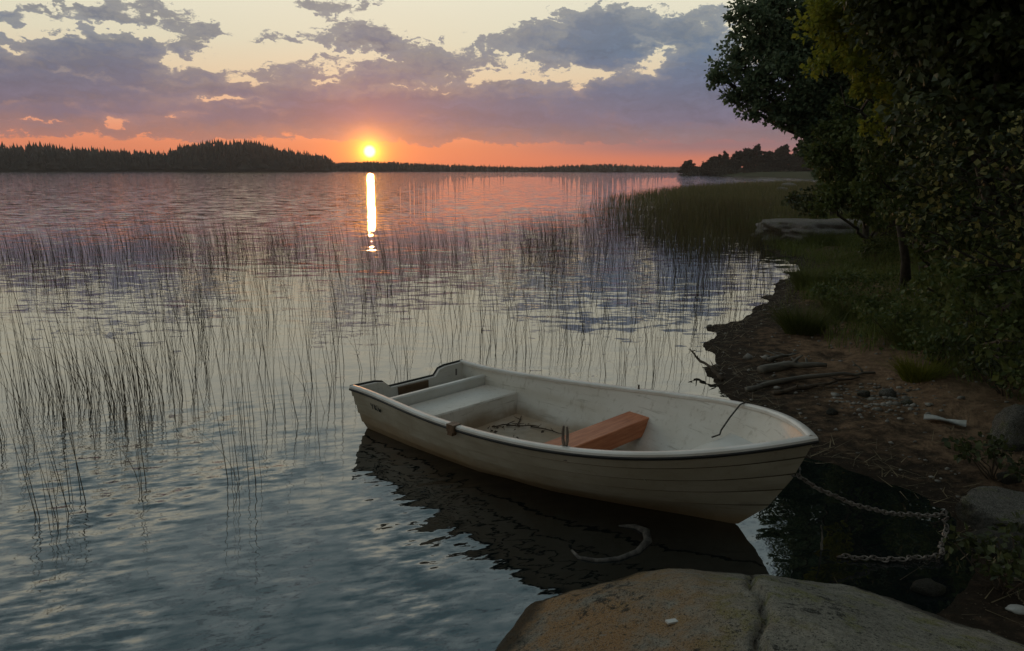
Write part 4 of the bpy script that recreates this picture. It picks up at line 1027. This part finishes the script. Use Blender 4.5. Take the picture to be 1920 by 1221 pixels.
# dead twigs in the bottom of the boat
rr = random.Random(3)
twl = ['longest dead twig lying toward the thwart in the boat', 'forked dead twig by the stern seat in the boat', 'short crooked twig lying across the others in the boat', 'thin twig against the far side of the boat floor', 'dark curled twig nearest the stern seat in the boat', 'thin straight twig in the middle of the boat floor']
for i, (x, y, a, L_) in enumerate(((1.25, .10, -.5, .5), (.98, .25, .6, .28), (1.05, .32, 2.2, .24), (1.15, .38, .1, .34), (.93, .15, 1.4, .22), (1.3, -.08, -.3, .36))):
    t = MB(); e = (x + L_ * math.cos(a), y + L_ * math.sin(a)); k = curve_pts(bw(x, y, .05), bw(e[0], e[1], .058), 5, .07, rr)
    t.tube(k, [.007, .006, .006, .005, .004, .003], 5)
    for j in range(3 if i else 5):
        s0 = rr.choice(k[1:4]); t.tube([s0, s0 + Vector((rr.uniform(-.06, .06), rr.uniform(-.06, .06), rr.uniform(0, .035)))], [.004, .002], 4)
    tag(t.build('twig', M['twig'], None, True), twl[i], 'twig', 'dead twigs in the boat bottom')
lf = np.random.default_rng(4); cc = [tuple(bw(lf.normal(1.05, .18), lf.normal(.2, .14), .055)) for _ in range(24)]
V, F = leaf_quads(lf, cc, [(.02, .02, .006)] * 24, [1] * 24, .035, .5); tag(mesh_np('leaf_litter', V, F, M['twig']), 'dead leaf scraps scattered on the boat floor around the twigs', 'leaf litter', kind='stuff')

# ------------------------------------------------------------------ chain, rope loop, driftwood and scraps
def chain(path, link_len=.034, wire=.0046):
    pts = [Vector(p) for p in path]; seg = [(b - a).length for a, b in zip(pts, pts[1:])]; tot = sum(seg); mb = MB(); d = 0; k = 0
    while d < tot:
        a = d; i = 0
        while i < len(seg) - 1 and a > seg[i]: a -= seg[i]; i += 1
        p = pts[i].lerp(pts[i + 1], a / seg[i]); t = (pts[i + 1] - pts[i]).normalized()
        s = t.cross(Vector((0, 0, 1)))
        s = s.normalized() if s.length > .01 else Vector((1, 0, 0)); u = s.cross(t)
        side = (s * .8 + u * .6) if k % 2 else (u * .8 - s * .6)
        ring = []
        for q in range(10):
            th = 2 * math.pi * q / 10; ring.append(p + t * math.cos(th) * link_len * .62 + side * math.sin(th) * link_len * .36)
        mb.tube(ring + [ring[0]], wire, 5, False); d += link_len * .82; k += 1
    return mb
e0 = bw(stem_x(.46) + .015, 0, .43)
g3 = at(1778, 962, .16); g0, g1, g2 = (e0.lerp(g3, t) - Vector((0, 0, .09 * 4 * t * (1 - t))) for t in (.25, .5, .75))
path = [e0, g0, g1, g2, g3]
m1 = at(1772, 1000, .05); m2 = at(1762, 1042, .03); m3 = at(1700, 1050, .015); m4 = at(1650, 1050, .015); m5 = at(1575, 1044, .012)
path += [m1, m2, m3, m4, m5]
fine = []; cr = random.Random(5)
for i, (a_, b_) in enumerate(zip(path, path[1:])):
    for k in range(6):
        t = k / 6; q = a_.lerp(b_, t); sag = math.sin(math.pi * t) * .012; j = .012 if i > 3 else .003
        fine.append(q + Vector((cr.uniform(-j, j), cr.uniform(-j, j), -sag if i < 4 else cr.uniform(0, .008))))
path = fine + [path[-1]]
tag(chain(path).build('mooring_chain', M['chain'], None, True), 'rusty mooring chain running from the bow across the dark shallows and back', 'chain')
lp = [(1072, 1032), (1085, 1046), (1120, 1052), (1160, 1048), (1195, 1035), (1215, 1015), (1212, 998), (1190, 988), (1160, 986)]
r_ = MB(); r_.tube([at(px, py, .002) for px, py in lp], [.008, .012, .014, .015, .018, .026, .028, .018, .006], 8)
tag(r_.build('sunken_rope', M['palerope'], None, True), 'pale curved rope loop floating in the dark water below the boat', 'rope')
dr = random.Random(12)
def branch(label, pts, rad, seed, mat='driftwood', name='driftwood', side=3):
    rr = random.Random(seed); t = MB(); P = [Vector(p) for p in pts]; n = len(P)
    full = []
    for a, b in zip(P, P[1:]): full += curve_pts(a, b, 4, .05, rr)[:-1]
    full.append(P[-1]); m = len(full)
    t.tube(full, [rad * (1 - .65 * i / (m - 1)) * rr.uniform(.85, 1.15) for i in range(m)], 8)
    for k in range(side):
        s0 = rr.choice(full[2:-1]); e = s0 + Vector((rr.uniform(-.2, .2), rr.uniform(-.2, .2), rr.uniform(0, .12))); t.tube(curve_pts(s0, e, 3, .1, rr), [rad * .4, rad * .3, rad * .25, rad * .12], 6)
    tag(t.build(name, M[mat], None, True), label, 'driftwood' if name == 'driftwood' else 'branch')
def gp(px, py, dz=.02):
    p = on_ground(px, py); return Vector((p.x, p.y, p.z + dz))
branch('dark crooked stick poking out of the water at the shore edge', [at(1355, 712, .03), at(1335, 690, .10), at(1308, 672, .12), at(1294, 655, .2)], .022, 1, 'twig', 'stick')
branch('thick grey driftwood piece with a forked end on the mud', [gp(1425, 700), gp(1480, 692, .05), gp(1550, 690, .03)], .06, 2)
branch('long thin driftwood branch lying along the mud above the bow', [gp(1400, 735), gp(1470, 720, .03), gp(1560, 712, .04), gp(1640, 705, .02)], .032, 3)
branch('dark driftwood branch nearest the boat on the mud', [gp(1450, 742), gp(1530, 728, .03), gp(1610, 716, .03)], .026, 4, 'twig')
branch('short driftwood stub behind the forked piece on the mud', [gp(1440, 682), gp(1490, 672, .03)], .03, 5)
branch('thin pale stick standing in the dark shallows below the chain', [at(1541, 1040, -.03), at(1541, 1000, .09), at(1540, 985, .17)], .008, 6, 'driftwood', 'stick', 0)
# fallen branch in the grass at right
branch('dark fallen branch on the bank under the pale leaved shrub', [gp(1650, 600, .05), gp(1740, 606, .1), gp(1840, 590, .08)], .035, 7, 'twig')
w = MB(); c = on_ground(1768, 795); rows = []
for i in range(9):
    t = i / 8; wd = .055 * math.sin(math.pi * (.12 + .8 * t)) ; rows.append([(-.15 + .32 * t, (k / 4 - .5) * 2 * wd + .02 * math.sin(t * 5), .03 + .03 * math.sin(t * 4 + k) * .6 + .02 * (k % 2)) for k in range(5)])
w.grid(rows); w.grid([[(x, y, z - .008) for x, y, z in r] for r in rows], True)
o = w.build('scrap', M['scrap'], None, True); o.location = c; o.rotation_euler = (0, 0, R(-28)); tag(o, 'crumpled white scrap lying on the dark bank right of the bow', 'scrap')
w = MB(); w.box((0, 0, .01), (.05, .025, .008)); o = w.build('bark_chip', M['scrap']); p = at(1258, 1188, .3)
bzp = float(BZ[np.abs(by - p.y).argmin(), np.abs(bx - p.x).argmin()]); o.location = (p.x, p.y, bzp + .004); o.rotation_euler = (0, .1, .4); tag(o, 'pale chip lying on the foreground boulder', 'chip')
